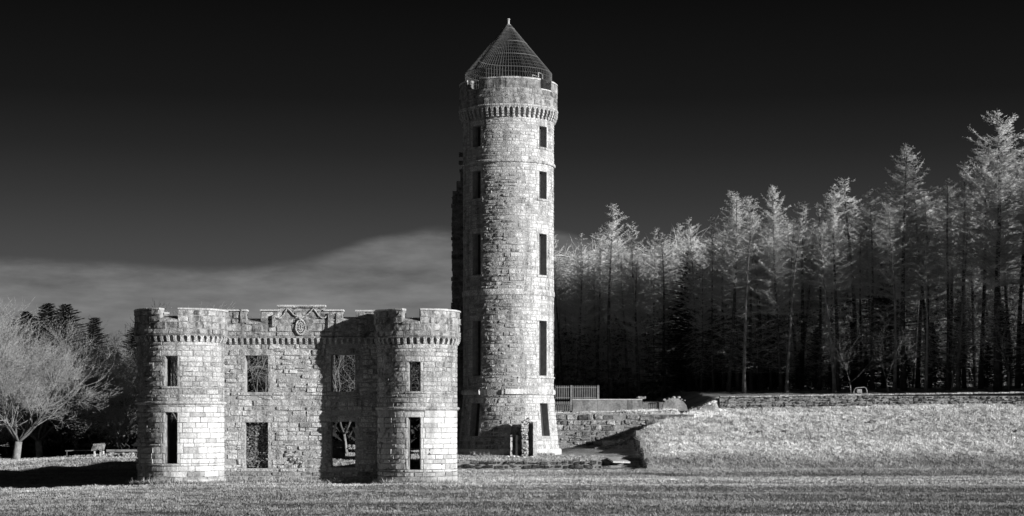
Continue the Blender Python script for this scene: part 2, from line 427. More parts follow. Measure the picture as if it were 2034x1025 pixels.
def courses(U0, U1, V0, V1, ops, ch, lmin, lmax, split=.0):
    br = {V0, V1}
    for o in ops:
        for x in o[2:]:
            if V0 + .05 < x < V1 - .05: br.add(x)
    br = sorted(br); rows = []; k = 0
    b2 = [br[0]]
    for b in br[1:]:
        if b - b2[-1] > .07: b2.append(b)
    b2[-1] = br[-1]
    for a, b in zip(b2, b2[1:]):
        n = max(1, round((b - a) / ch)); w = [rnd.uniform(.72, 1.35) for _ in range(n)]; s = sum(w); x = a
        for q in w: rows.append((x, x + (b - a) * q / s)); x += (b - a) * q / s
    out = []
    for (a, b) in rows:
        iv = [(U0, U1)]
        for o in ops:
            if o[2] < b - .02 and o[3] > a + .02:
                nv = []
                for p, q in iv:
                    if o[1] <= p or o[0] >= q: nv.append((p, q)); continue
                    if o[0] > p + .04: nv.append((p, o[0]))
                    if o[1] < q - .04: nv.append((o[1], q))
                iv = nv
        for p, q in iv:
            x = p
            while x < q - 1e-4:
                l = rnd.uniform(lmin, lmax) * (1.25 if b - a > ch * 1.1 else .9)
                if q - x - l < lmin * .7: l = q - x
                if l > lmax * 1.5: l = (q - x) / 2
                if rnd.random() < split and b - a > ch * .85 and l < lmax * .9:
                    m = a + (b - a) * rnd.uniform(.4, .6); out.append((x, x + l, a, m)); out.append((x, x + l, m, b))
                else: out.append((x, x + l, a, b))
                x += l
    return out

def stone_geo(S, u0, u1, v0, v1, gap=.007, proud=(.0, .03), rough=.008, jit=.008, n0=-.05, bev=.012, nc=None):
    nc = nc or (4 if (u1 - u0) > .34 and S.step < .5 else 3)
    g = gap; p = rnd.uniform(*proud)
    jt = [[(rnd.uniform(-jit, jit), rnd.uniform(-jit, jit)) for _ in range(2)] for _ in range(2)]
    def uv(s, t, ins):
        ua, ub, va, vb = u0 + g + ins, u1 - g - ins, v0 + g + ins, v1 - g - ins
        c = [(1 - s) * (1 - t), (1 - s) * t, s * (1 - t), s * t]; J = [jt[0][0], jt[0][1], jt[1][0], jt[1][1]]
        return ua + (ub - ua) * s + sum(a * b[0] for a, b in zip(c, J)), va + (vb - va) * t + sum(a * b[1] for a, b in zip(c, J))
    tl = rnd.uniform(-.5, .5) * rough * 2
    V = []; Fc = []
    bv = min(bev, (v1 - v0) * .2)
    for j in range(3):
        for i in range(nc):
            s, t = i / (nc - 1), j / 2
            u, v = uv(s, t, bv)
            edge_ = (i in (0, nc - 1)) + (j in (0, 2))
            V.append(S(u, v, p - edge_ * .005 + rnd.uniform(-rough, rough) + tl * (s - .5)))
    for j in range(2):
        for i in range(nc - 1):
            a = j * nc + i; Fc.append((a, a + 1, a + nc + 1, a + nc))
    per = [(i, 0) for i in range(nc)] + [(nc - 1, 1)] + [(i, 2) for i in range(nc - 1, -1, -1)] + [(0, 1)]
    o = len(V)
    for (i, j) in per:
        u, v = uv(i / (nc - 1), j / 2, 0); V.append(S(u, v, n0))
    n = len(per)
    for k in range(n):
        a = per[k][1] * nc + per[k][0]; b = per[(k + 1) % n][1] * nc + per[(k + 1) % n][0]
        Fc.append((a, o + k, o + (k + 1) % n, b))
    return V, Fc

def lay(S, rects, mat, parent, single, zone=None, name='stone', massname='masonry', **kw):
    """stones as objects of their own (the `single` largest to the eye) and the rest joined"""
    sc = sorted(range(len(rects)), key=lambda i: -((rects[i][1] - rects[i][0]) * (rects[i][3] - rects[i][2]) * S.facing((rects[i][0] + rects[i][1]) / 2, rects[i][2])))
    big = set(sc[:single]); mb = MB(); made = []
    for i, r in enumerate(rects):
        u0, u1, v0, v1 = r[:4]; k = dict(kw)
        t = rnd.uniform(.84, 1.12) if rnd.random() > .14 else rnd.uniform(.6, .8)
        if zone:
            z = zone((u0 + u1) / 2, (v0 + v1) / 2)
            if z is None: continue
            k.update(z.get('kw', {})); t *= z.get('t', 1)
        V, Fc = stone_geo(S, u0, u1, v0, v1, **k)
        if i in big: made.append(mk(name, V, Fc, mat, parent, t))
        else: mb.add(V, Fc, t)
    if mb.V: mb.obj(massname, mat, parent, kind='stuff')
    return made

def surround(S, o, jw=.17, lh=.24, sh=.12, mat=None, parent=None, tone=1.1, lintel=True, sill=True, proud=(.006, .012)):
    """dressed blocks round an opening; returns the rectangle they use"""
    u0, u1, v0, v1 = o
    res = []
    for side in (0, 1):
        n = max(2, round((v1 - v0) / .36)); h = (v1 - v0) / n
        for i in range(n):
            w = jw * ((1.35 if i % 2 else .7) * rnd.uniform(.85, 1.15))
            a, b = (u0 - w, u0) if side == 0 else (u1, u1 + w)
            V, Fc = stone_geo(S, a, b, v0 + i * h, v0 + (i + 1) * h, gap=.004, proud=proud, rough=.004, jit=.003, n0=-.25, bev=.008)
            mk('jamb_stone', V, Fc, mat, parent, tone * rnd.uniform(.82, 1.08)); res.append((a, b, v0 + i * h, v0 + (i + 1) * h))
    if lintel:
        V, Fc = stone_geo(S, u0 - jw, u1 + jw, v1, v1 + lh, gap=.005, proud=proud, rough=.003, jit=.002, n0=-.25, bev=.008, nc=6)
        mk('lintel', V, Fc, mat, parent, tone)
    if sill:
        V, Fc = stone_geo(S, u0 - jw * .8, u1 + jw * .8, v0 - sh, v0, gap=.004, proud=(.035, .04), rough=.003, jit=.002, n0=-.25, bev=.008, nc=6)
        mk('sill', V, Fc, mat, parent, tone * .9)
    res.append((u0, u1, v0, v1))
    if lintel: res.append((u0 - jw, u1 + jw, v1, v1 + lh))
    if sill: res.append((u0 - jw * .8, u1 + jw * .8, v0 - sh, v0))
    return res

def ring(S, u0, u1, prof, du=.12, joints=.6, name='string_course', mat=None, parent=None, tone=1.0):
    """moulding swept along a surface; prof = [(n, v)] outline, cut into blocks with fine joints"""
    n = max(1, round((u1 - u0) / joints)); L = (u1 - u0) / n; mb = MB()
    for b in range(n):
        a0 = u0 + b * L + .004; a1 = u0 + (b + 1) * L - .004; k = max(1, math.ceil((a1 - a0) / du)) if S.step < .5 else 1
        dn = rnd.uniform(-.004, .004); t = tone * rnd.uniform(.85, 1.12); V = []
        for i in range(k + 1):
            u = a0 + (a1 - a0) * i / k
            for (pn, pv) in prof: V.append(S(u, pv, pn + dn))
        m = len(prof); Fc = []
        for i in range(k):
            for j in range(m):
                j2 = (j + 1) % m; Fc.append((i * m + j, i * m + j2, (i + 1) * m + j2, (i + 1) * m + j))
        Fc.append(tuple(range(m))[::-1]); Fc.append(tuple(k * m + j for j in range(m)))
        mb.add(V, Fc, t)
    return mb.obj(name, mat, parent)

def coping(S, u0, u1, v0, h, T, over, mat, parent, n=None, tone=1.05):
    n = n or max(1, round((u1 - u0) / .55)); L = (u1 - u0) / n
    for b in range(n):
        a0, a1 = u0 + b * L + .003, u0 + (b + 1) * L - .003; k = max(1, math.ceil((a1 - a0) / .14)) if S.step < .5 else 1
        dv = rnd.uniform(-.006, .006)
        prof = [(-T - over, v0), (over, v0), (over, v0 + h * .75 + dv), (over - .03, v0 + h + dv), (-T - over, v0 + h + dv)]
        V = [S(a0 + (a1 - a0) * i / k, pv, pn) for i in range(k + 1) for pn, pv in prof]; m = 5; Fc = []
        for i in range(k):
            for j in range(m):
                j2 = (j + 1) % m; Fc.append((i * m + j, i * m + j2, (i + 1) * m + j2, (i + 1) * m + j))
        Fc.append(tuple(range(m))[::-1]); Fc.append(tuple(k * m + j for j in range(m)))
        mk('coping_stone', V, Fc, mat, parent, tone * rnd.uniform(.85, 1.15))

def corbels(S, u0, u1, v0, v1, out, pitch, mat, parent, tone=1.0, w=.42):
    """stepped corbels with small arches between them"""
    n = round((u1 - u0) / pitch); P = (u1 - u0) / n; h = v1 - v0
    # one corbel and one arch block, local: x along, -y out, z up
    mb = MB(); cw = P * w / 2
    for i, (z0, z1, o) in enumerate(((0, .24, .5), (.24, .47, .78), (.47, .72, .98))):
        mb.box(-cw, cw, -out * o, .06, z0 * h, z1 * h - .004)
    cme = make_mesh('corbel', mb.V, mb.F, mat, tone)
    mb = MB(); hw = P / 2 - .002; r = (P - 2 * cw) / 2; zb = .72 * h
    # arch piece: block with round-headed notch centred between two corbels
    top = h - .001; pts_ = [(-hw, zb), (-r, zb)]
    for k in range(5): a = math.pi * (k + 1) / 6; pts_.append((-r * math.cos(a), zb + min(.22 * h, r) * math.sin(a)))
    pts_ += [(r, zb), (hw, zb), (hw, top), (-hw, top)]
    m = len(pts_); V = [(x, -out, z) for x, z in pts_] + [(x, .06, z) for x, z in pts_]
    tp = [m - 1, 0, 1]; Fc = [(m - 1, 0, 1, 2), (m - 2, m - 3, m - 4, m - 5)[::-1]]
    for k in range(2, m - 5): Fc.append((m - 1 if k < (m - 4) / 2 + 1 else m - 2, k, k + 1))
    Fc.append((m - 1, (m - 4) // 2 + 1, m - 2))
    Fc += [(i, m + i, m + (i + 1) % m, (i + 1) % m) for i in range(m)]
    ame = make_mesh('corbel_arch', V, Fc, mat, tone)
    og = origin(parent)
    for i in range(n + 1):
        for kind, me_, u in (('corbel', cme, u0 + i * P), ('corbel_arch', ame, u0 + (i + .5) * P)):
            if kind == 'corbel_arch' and i == n: continue
            if isinstance(S, Cyl): rz = u / S.R
            else: rz = math.atan2(S.t.y, S.t.x)
            p = S(u, v0, 0); link(kind, me_, parent, (p[0] - og.x, p[1] - og.y, p[2] - og.z), (0, 0, rz))

# ------------------------------------------------------------------ TOWER
TX, TY = -0.17, 85.0; TR = 2.186
zP0, zP1 = 3.50, 3.77
def tprof(v): return TR + (max(0., zP0 - v) * .095)
tower = empty('round_tower', (TX, TY, .5), 'tall round sandstone tower with a conical wire mesh roof', 'tower')
ST = Cyl(TX, TY, TR, tprof)
ua = lambda deg, R=TR: R_(deg) * R
full = math.pi * TR
wops = []; rows = [(15.26, 16.24), (12.81, 14.10), (9.19, 11.14), (4.42, 7.02), (1.56, 3.11)]
for v0, v1 in rows:
    for c in (-44.2, 49.3): wops.append((ua(c) - .27, ua(c) + .27, v0, v1))
mats = M['stone']
srs = []
for i, o in enumerate(wops):
    srs.extend(surround(ST, o, jw=.2, lh=.26, sh=.12, mat=mats, parent=tower, sill=(i < 8)))
    u0, u1, v0, v1 = o
    k = 3; V = [ST(u0 + (u1 - u0) * a / k, v, -.34) for v in (v0, v1) for a in range(k + 1)]
    pn = mk('window_board', V, [(a, a + 1, a + k + 2, a + k + 1) for a in range(k)], M['board'], tower)
    sol = pn.modifiers.new('t', 'SOLIDIFY'); sol.thickness = .04
    # plank battens
    mb = MB(); nb = max(3, round((v1 - v0) / .16))
    for q in range(nb):
        zz = v0 + (v1 - v0) * (q + .5) / nb
        Vb = [ST(u, z_, nn) for nn in (-.34, -.325) for z_ in (zz - .055, zz + .055) for u in (u0 + .02, u1 - .02)]
        mb.add(Vb, [(4, 5, 7, 6), (0, 4, 6, 2), (5, 1, 3, 7), (6, 7, 3, 2), (0, 1, 5, 4)])
    mb.obj('louvre', M['board'], pn)
VB, VT = .3, 17.2
Vt, Fc = core(ST, -full, full, VB, VT, wops, .6, du=.2)
mk('wall_core', Vt, Fc, M['mortar_pale'], tower)
all_r = []
bands = [(8.21, 8.50), (zP0, zP1)]
secs = [(.3, .93, .30, .5, .95), (.93, zP0, .24, .3, .7), (zP1, 8.21, .19, .24, .62), (8.50, 14.48, .165, .2, .56), (14.58, 16.62, .17, .22, .55)]
for a, b, ch, l0, l1 in secs:
    all_r += courses(-full, full, a, b, srs, ch, l0, l1, split=.12)
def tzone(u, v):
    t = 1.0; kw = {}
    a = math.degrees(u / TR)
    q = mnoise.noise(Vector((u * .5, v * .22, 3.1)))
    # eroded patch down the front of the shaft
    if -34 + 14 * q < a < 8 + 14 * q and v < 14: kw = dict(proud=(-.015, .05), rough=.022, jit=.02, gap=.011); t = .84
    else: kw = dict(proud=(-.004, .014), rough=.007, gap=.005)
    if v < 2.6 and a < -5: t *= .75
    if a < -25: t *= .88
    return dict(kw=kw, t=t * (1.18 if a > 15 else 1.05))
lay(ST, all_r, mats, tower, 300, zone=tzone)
# base step, bands, string course
STb = Cyl(TX, TY, tprof(.6))
fb = math.pi * STb.R
ring(STb, -fb, fb, [(-.1, .3), (.10, .3), (.10, .88), (.06, .95), (-.1, .95)], name='base_course', mat=M['stone_pale'], parent=tower, joints=.8)
def gapring(z0, z1, n, gaps, nm, tone=1.0, mat=mats):
    S0 = Cyl(TX, TY, TR); x = -180
    for g0, g1 in gaps + [(180, 180)]:
        if g0 > x: ring(S0, ua(x), ua(g0), [(-.1, z0), (n * .7, z0), (n, z0 + (z1 - z0) * .3), (n, z1 - (z1 - z0) * .3), (n * .6, z1), (-.1, z1)], name=nm, mat=mat, parent=tower, tone=tone)
        x = g1
gapring(zP0 + .02, zP1, .085, [(-38, -8)], 'plinth_band', 1.15)
gapring(4.29, 4.38, .06, [(-180, 12), (92, 180)], 'string_course', 1.15)
gapring(8.22, 8.49, .05, [], 'belt_course', 1.1)
gapring(14.46, 14.60, .085, [], 'string_course', 1.0)
V, Fc = stone_geo(Cyl(TX, TY, TR), ua(-4), ua(18), 3.52, 3.80, proud=(.12, .13), rough=.003, jit=.002); mk('displaced_block', V, Fc, M['stone_pale'], tower, 1.2)
# corbel table and parapet
PR = 2.356; SP = Cyl(TX, TY, PR); S0 = Cyl(TX, TY, TR)
corbels(S0, -full, full, 16.60, 17.10, PR - TR + .02, full * 2 / 56, mats, tower, 1.05)
pf = math.pi * PR; zPb, zPt = 17.12, 18.36
ring(SP, -pf, pf, [(-.1, 17.08), (.035, 17.08), (.05, 17.13), (.03, 17.18), (-.1, 17.18)], name='parapet_moulding', mat=mats, parent=tower)
cren = [(-46, 9.8), (50, 9.8), (134, 10), (-134, 10)]
cops = [(ua(c - h, PR), ua(c + h, PR), 17.93, 30) for c, h in cren]
Vt, Fc = core(SP, -pf, pf, 17.10, zPt, cops, .36, du=.2)
mk('parapet_core', Vt, Fc, M['inner'], tower)
pr = courses(-pf, pf, 17.18, zPt, cops, .29, .4, .85)
lay(SP, pr, M['stone_dark'], tower, 0, rough=.009, proud=(.0, .02), massname='parapet_masonry', zone=lambda u, v: dict(t=1.25))
cs = sorted(cren); 
for i, (c, h) in enumerate(cs):
    n2 = cs[(i + 1) % 4]; a0 = c + h; a1 = n2[0] - n2[1] + (360 if i == 3 else 0)
    coping(SP, ua(a0, PR), ua(a1, PR), zPt + .002, .09, .36, .02, M['stone'], tower)
    coping(SP, ua(c - h, PR) + .01, ua(c + h, PR) - .01, 17.93, .05, .36, .015, M['stone_pale'], tower, n=1)
# floor inside the parapet
k = 40; V = [(TX + 2.05 * math.cos(2 * math.pi * i / k), TY + 2.05 * math.sin(2 * math.pi * i / k), 17.3) for i in range(k)]
mk('roof_deck', V + [(x, y, 17.2) for x, y, z in V], [tuple(range(k)), tuple(range(k, 2 * k))[::-1]] + [(i, i + k, (i + 1) % k + k, (i + 1) % k) for i in range(k)], M['inner'], tower)
# wire mesh cone
og = origin(tower)
cR, zc0, zc1 = 2.09, 18.98, 21.36
mb = MB(); mb.tube([(TX, TY, zc1 - .22), (TX, TY, zc1 + .05)], [.26, .10], 12); 
cap = mb.obj('roof_cap', M['rail'], tower)
mb = MB(); mb.tube([(TX, TY, zc1 + .0), (TX, TY, zc1 + .27)], .055, 8); mb.tube([(TX, TY, zc1 + .27), (TX, TY, zc1 + .31)], [.085, .07], 8); mb.obj('finial', M['slab'], cap)
mb = MB()
mb.tube([(cR, 0, 17.9 - 18), (cR, 0, zc0 - 18)], .008, 4); mb.tube([(cR, 0, zc0 - 18), (.14, 0, zc1 - .02 - 18)], .008, 4)
wme = make_mesh('wire', mb.V, mb.F, M['steel'])
wo_ = None
frame = MB()
frame.tube([(TX + cR * math.cos(2 * math.pi * i / 64), TY + cR * math.sin(2 * math.pi * i / 64), zc0) for i in range(64)], .014, 5, closed=True)
cone = frame.obj('mesh_roof', M['steel'], tower)
for i in range(96):
    link('wire', wme, cone, (0, 0, 18 - og.z), (0, 0, 2 * math.pi * i / 96))
for j in range(1, 13):
    t = j / 13; r = cR + (.14 - cR) * t; z = zc0 + (zc1 - zc0) * t
    mb = MB(); mb.tube([(TX + r * math.cos(2 * math.pi * i / 48), TY + r * math.sin(2 * math.pi * i / 48), z) for i in range(48)], .012 if j % 4 == 0 else .006, 4, closed=True)
    mb.obj('hoop', M['steel'] if j % 4 else M['rail'], cone)
for z in (18.5, 18.75):
    mb = MB(); mb.tube([(TX + cR * math.cos(2 * math.pi * i / 48), TY + cR * math.sin(2 * math.pi * i / 48), z) for i in range(48)], .007, 4, closed=True); mb.obj('hoop', M['steel'], cone)
# sheet and bracket behind the front merlon
mb = MB(); V = [(TX - .15, 84.2, 18.62), (TX + 1.35, 84.2, 18.78), (TX + 1.35, 85.6, 19.0), (TX - .15, 85.6, 18.84)]
mb.add(V + [(x, y, z - .03) for x, y, z in V], [(0, 1, 2, 3), (7, 6, 5, 4), (0, 4, 5, 1), (1, 5, 6, 2), (2, 6, 7, 3), (3, 7, 4, 0)]); mb.obj('roof_hatch', M['board'], tower)
mb = MB()
for a, b in (((1.1, 18.55), (1.13, 18.72)), ((1.13, 18.72), (1.45, 18.62)), ((1.42, 18.6), (1.42, 18.84)), ((1.42, 18.84), (1.62, 18.74)), ((1.1, 18.55), (1.45, 18.55)), ((1.62, 18.74), (1.62, 18.5))):
    mb.tube([(TX + a[0], 83.75, a[1]), (TX + b[0], 83.75, b[1])], .022, 4)
mb.obj('hatch_bracket', M['cream'], tower)

# tall broken wall stub behind the tower
stub = empty('broken_wall_stub', (-2.55, 87.2, .5), 'tall narrow dark remnant of wall standing against the back left of the round tower', 'wall')
SS = Plane((-2.93, 86.9), (-1.6, 86.9))
def stub_fill(u, v):
    z = 14.35 if u > .30 else 13.2 + (u / .30) * 1.0
    return v < z + .1 * mnoise.noise(Vector((u * 4, v * 3, 1)))
Vt, Fc = core(SS, .0, 1.33, .3, 14.6, [], .9, filled=stub_fill, du=.1, n0=-.02)
mk('wall_core', Vt, Fc, M['mortar'], stub)
rs = [r for r in courses(-.02, 1.33, .3, 14.5, [], .2, .2, .5) if stub_fill((r[0] + r[1]) / 2, r[3] - .05)]
rs = [((r[0] - rnd.uniform(-.03, .07)) if r[0] < 0 else r[0], r[1], r[2], r[3]) for r in rs]
lay(SS, rs, M['stone_dark'], stub, 200, rough=.015, proud=(0, .05))
SSl = Plane((-2.93, 87.85), (-2.93, 86.9))
rs = [r for r in courses(.0, .95, .3, 13.2, [], .2, .25, .5)]
lay(SSl, rs, M['stone_dark'], stub, 40, rough=.015, proud=(0, .05), massname='side_masonry')
mb = MB()
for z in (14.9, 14.5, 15.3): mb.box(-2.62 + rnd.uniform(0, .1), -2.1, 86.6, 86.95, z, z + .16, .9, .02)
mb.box(-2.3, -2.0, 86.5, 87, 14.2, 15.6, .8, .02)
mb.obj('toothing_stones', M['stone_dark'], stub)

# ------------------------------------------------------------------ FRONT RUIN
ruin = empty('castle_front_ruin', (-7.8, 65.4, 0), 'roofless castle front with two round battlemented turrets joined by a windowed wall', 'castle ruin')

def turret(cx, R, a0, a1, zb, zstr, zc0, zc1, PRr, ztop, cr_, wins, zcren, nsing, sgn):
    S = Cyl(cx, 65.0, R)
    A = lambda d: R_(d) * R
    body = None
    ops = [(A(x0), A(x1), v0, v1) for x0, x1, v0, v1 in wins]
    Vt, Fc = core(S, A(a0), A(a1), zb, zc1 + .02, ops, .42, du=.17)
    body = mk('turret_core', Vt, Fc, M['inner'], ruin)
    sr = sum([surround(S, o, jw=.15, lh=.2, sh=.09, mat=M['stone_pale'] if i == 1 else M['stone'], parent=body, sill=True, tone=.95) for i, o in enumerate(ops)], [])
    low = courses(A(a0), A(a1), zb, zstr - .06, sr, .185, .3, .8)
    hi = courses(A(a0), A(a1), zstr + .05, zc0, sr, .18, .3, .7)
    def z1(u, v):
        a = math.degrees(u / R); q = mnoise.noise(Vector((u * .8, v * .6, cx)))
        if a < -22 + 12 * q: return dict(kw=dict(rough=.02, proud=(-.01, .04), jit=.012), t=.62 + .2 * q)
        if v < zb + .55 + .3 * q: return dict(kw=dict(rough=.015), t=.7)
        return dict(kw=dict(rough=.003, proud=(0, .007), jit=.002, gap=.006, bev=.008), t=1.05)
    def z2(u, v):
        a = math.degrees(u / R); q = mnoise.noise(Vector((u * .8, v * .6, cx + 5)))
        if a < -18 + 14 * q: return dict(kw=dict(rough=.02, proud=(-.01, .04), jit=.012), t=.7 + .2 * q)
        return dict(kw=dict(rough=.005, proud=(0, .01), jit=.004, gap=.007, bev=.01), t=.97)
    if sgn < 0:
        Vt, Fc = core(S, A(-209.5), A(-150.5), zb, 2.25, [], .42, du=.17); mk('back_wall', Vt, Fc, M['inner'], ruin)
        Vt, Fc = core(S, A(96.5), A(150), zb, 2.1, [], .42, du=.17); mk('back_wall', Vt, Fc, M['inner'], ruin)
        ring(S, A(6), A(92), [(-.1, -.3), (.06, -.3), (.06, .13), (.03, .16), (-.1, .16)], name='plinth_course', mat=M['stone_pale'], parent=ruin, joints=1.1)
        ring(S, A(-34), A(-1), [(-.1, -.3), (.08, -.3), (.07, .10), (.02, .14), (-.1, .14)], name='plinth_course', mat=M['stone_dark'], parent=ruin, joints=.3)
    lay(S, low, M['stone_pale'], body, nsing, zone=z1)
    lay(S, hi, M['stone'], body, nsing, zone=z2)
    ring(S, A(a0), A(a1), [(-.1, zstr - .07), (.03, zstr - .07), (.085, zstr - .01), (.085, zstr + .03), (.03, zstr + .06), (-.1, zstr + .06)], name='string_course', mat=M['stone'], parent=ruin)
    corbels(S, A(a0), A(a1), zc0, zc1, PRr - R, .232, M['stone'], ruin, 1.1)
    SPp = Cyl(cx, 65.0, PRr); B = lambda d: R_(d) * PRr
    co = [(B(x0), B(x1), zcren, 30) for x0, x1 in cr_]
    Vt, Fc = core(SPp, B(a0), B(a1), zc1 - .01, ztop - .07, co, .36, du=.16)
    par = mk('parapet', Vt, Fc, M['inner'], ruin)
    ring(SPp, B(a0), B(a1), [(-.05, zc1 - .02), (.02, zc1 - .02), (.03, zc1 + .02), (.0, zc1 + .05), (-.05, zc1 + .05)], name='parapet_moulding', mat=M['stone_dark'], parent=ruin)
    pr = courses(B(a0), B(a1), zc1 + .04, ztop - .07, co, .26, .35, .75)
    lay(SPp, pr, M['stone_dark'], par, 14, rough=.018, proud=(-.01, .035), zone=lambda u, v: dict(t=1.5 if u > -.2 and v > zcren - .25 else 1.25))
    xs = [a0] + [x for c in cr_ for x in c] + [a1]
    for i in range(0, len(xs), 2): coping(SPp, B(xs[i]), B(xs[i + 1]), ztop - .068, .068, .36, .025, M['stone_pale'], par, tone=.8)
    for x0, x1 in cr_:      # sloping sill of the crenel
        k = 4; prof = [(-.36, zcren - .02), (.03, zcren - .02), (.03, zcren + .05), (-.36, zcren + .22)]
        V = [SPp(B(x0) + .01 + (B(x1) - B(x0) - .02) * i / k, pv, pn) for i in range(k + 1) for pn, pv in prof]; m = 4
        Fc = [(i * m + j, i * m + (j + 1) % m, (i + 1) * m + (j + 1) % m, (i + 1) * m + j) for i in range(k) for j in range(m)] + [(3, 2, 1, 0), (k * m, k * m + 1, k * m + 2, k * m + 3)]
        mk('crenel_sill', V, Fc, M['stone_dark'], par, 1.6)
    return S
turret(-12.20, 1.58, -150, 96, -.30, 2.93, 5.15, 5.38, 1.69, 6.36, [(-16.6, 6.3)], [(-10.8, 5.4, 3.53, 4.62), (-11, 5.2, .74, 2.59)], 5.86, 40, -1)
turret(-3.49, 1.47, -96, 150, -.20, 2.735, 5.07, 5.31, 1.58, 6.34, [(-16.6, 6.6)], [(-9.5, 7.3, 3.35, 4.42), (-10, 7.3, .52, 2.41)], 5.80, 40, 1)

WY = 65.45
SW = Plane((-10.95, WY), (-4.75, WY)); W0 = -10.95
wu = lambda X: X - W0
wo4 = [(wu(-9.91), wu(-9.07), 3.35, 4.71), (wu(-6.71), wu(-5.83), 3.37, 4.75), (wu(-9.91), wu(-9.07), .52, 2.225), (wu(-6.71), wu(-5.83), .56, 2.25)]
Vt, Fc = core(SW, 0, 6.2, -.25, 5.40, wo4, .5)
cw = None
Vt, Fc = core(SW, 0, 6.2, -.25, 5.40, wo4 + [(wu(-7.81), wu(-7.66), 1.0, 1.13)], .5)
cw = mk('curtain_wall', Vt, Fc, M['mortar_pale'], ruin)
sr = sum([surround(SW, o, jw=.22, lh=.24, sh=.13, mat=M['stone'], parent=cw, tone=.95) for o in wo4], [])
rects = courses(0, 6.2, -.25, 5.14, sr, .175, .18, .55, split=.16)
def wz(u, v):
    X = u + W0; q = mnoise.noise(Vector((X * .9, v * .9, 2)))
    if ((X + 7.98) / .34) ** 2 + ((v - .97) / .32) ** 2 < 1 + q: return None      # broken patch
    if v < .35 + .2 * q: return dict(kw=dict(rough=.015), t=.62)
    return dict(kw=dict(rough=.016, proud=(-.015, .045), jit=.018), t=1.08)
lay(SW, rects, M['stone'], cw, 110, zone=wz)
mb = MB()
for i in range(46):           # rubble hearting showing in the broken patch
    x = -7.98 + rnd.gauss(0, .17); z = .93 + rnd.gauss(0, .15); s = rnd.uniform(.03, .08)
    if -7.9 < x < -7.6 and .93 < z < 1.2: continue
    mb.box(x - s, x + s, WY - .05, WY + .12, z - s * .7, z + s * .7, rnd.uniform(.6, 2.2), .03)
mb.obj('rubble_hearting', M['rubble'], cw, kind='stuff')
# corbel table and parapet of the wall
corbels(SW, .28, 5.95, 5.14, 5.37, .135, .215, M['stone'], ruin, 1.1)
SWP = Plane((-10.95, WY - .12), (-4.75, WY - .12))
tops = [(0, wu(-9.855), 6.35), (wu(-9.855), wu(-9.31), 5.88), (wu(-9.31), wu(-8.68), 6.35), (wu(-8.68), wu(-6.96), 6.52), (wu(-6.96), wu(-6.28), 6.35), (wu(-6.28), wu(-5.78), 5.94), (wu(-5.78), 6.2, 6.33)]
pops = [(a, b, t, 30) for a, b, t in tops]
Vt, Fc = core(SWP, .2, 6.0, 5.36, 6.7, pops, .42)
wp = mk('wall_parapet', Vt, Fc, M['inner'], ruin)
ring(SWP, .25, 5.95, [(-.05, 5.35), (.02, 5.35), (.03, 5.39), (0, 5.42), (-.05, 5.42)], name='parapet_moulding', mat=M['stone_dark'], parent=ruin, tone=1.3)
lay(SWP, courses(.25, 5.95, 5.42, 6.52, pops, .27, .3, .8), M['stone_dark'], wp, 20, rough=.022, proud=(-.01, .03), zone=lambda u, v: dict(t=1.6))
for i, (a, b, t) in enumerate(tops):
    a_, b_ = max(a, .3), min(b, 5.9)
    if i in (1, 5):
        prof = [(-.42, t), (.03, t), (.03, t + .04), (-.42, t + .22)]
        V = [SWP(u, pv, pn) for u in (a_ + .005, b_ - .005) for pn, pv in prof]
        mk('crenel_sill', V, [(j, (j + 1) % 4, (j + 1) % 4 + 4, j + 4) for j in range(4)] + [(3, 2, 1, 0), (4, 5, 6, 7)], M['stone_dark'], wp, 1.5)
    else:
        prof = [(-.46, t + .001), (.05, t + .001), (.05, t + .045), (.02, t + .065), (-.46, t + .065)]
        V = [SWP(u, pv, pn) for u in (a_ - .03, b_ + .03) for pn, pv in prof]
        mk('coping_stone', V, [(j, (j + 1) % 5, (j + 1) % 5 + 5, j + 5) for j in range(5)] + [(4, 3, 2, 1, 0), (5, 6, 7, 8, 9)], M['stone_pale'], wp, .85)
# carved scroll gable and crest
YP = WY - .12
def q2(px, py): return (PX(px, YP), PZ(py, YP))
def rope(name, pp, r, dy=-.03):
    mb = MB(); mb.tube([(q2(*p)[0], YP + dy, q2(*p)[1]) for p in pp], r, 6); return mb.obj(name, M['stone'], wp)
rope('carved_scroll', [(546, 627), (549, 631), (556, 632), (563, 626), (567, 619), (570, 613), (575, 616), (582, 624), (588, 628)], .030)
rope('carved_scroll', [(588, 628), (600, 631), (612, 624), (618, 617), (622, 613), (627, 618), (633, 627), (640, 632), (646, 631), (652, 624)], .030)
def bar(name, x0, x1, y0, y1, dep=.09, tone=1.3):
    a = q2(x0, y1); b = q2(x1, y0); mb = MB(); mb.box(a[0], b[0], YP - dep, YP, a[1], b[1], tone); return mb.obj(name, M['stone_dark'], wp)
bar('pilaster', 541, 547, 626, 649); bar('pilaster', 652, 657, 622, 652); bar('pilaster', 478, 481, 614, 640, .07)
bar('moulded_frame', 553, 645, 608, 611, .07); bar('moulded_frame', 668, 671, 622, 645, .06)
cxp, czp = q2(597, 650)
mb = MB(); mb.tube([(cxp + .17 * math.cos(a), YP - .05, czp + .27 * math.sin(a)) for a in np.linspace(0, 2 * math.pi, 24, endpoint=False)], .036, 8, closed=True)
crest = mb.obj('crest_frame', M['stone'], wp, smooth=True)
mb = MB(); mb.tube([(cxp + .10 * math.cos(a), YP - .05, czp + .17 * math.sin(a)) for a in np.linspace(0, 2 * math.pi, 16, endpoint=False)], .03, 6, closed=True)
for i in range(7):
    a = i * .9; mb.tube([(cxp + .04 * math.cos(a), YP - .03, czp + .10 * math.sin(a)), (cxp + .05 * math.cos(a + .5), YP - .1, czp + .11 * math.sin(a + .5))], [.035, .02], 6)
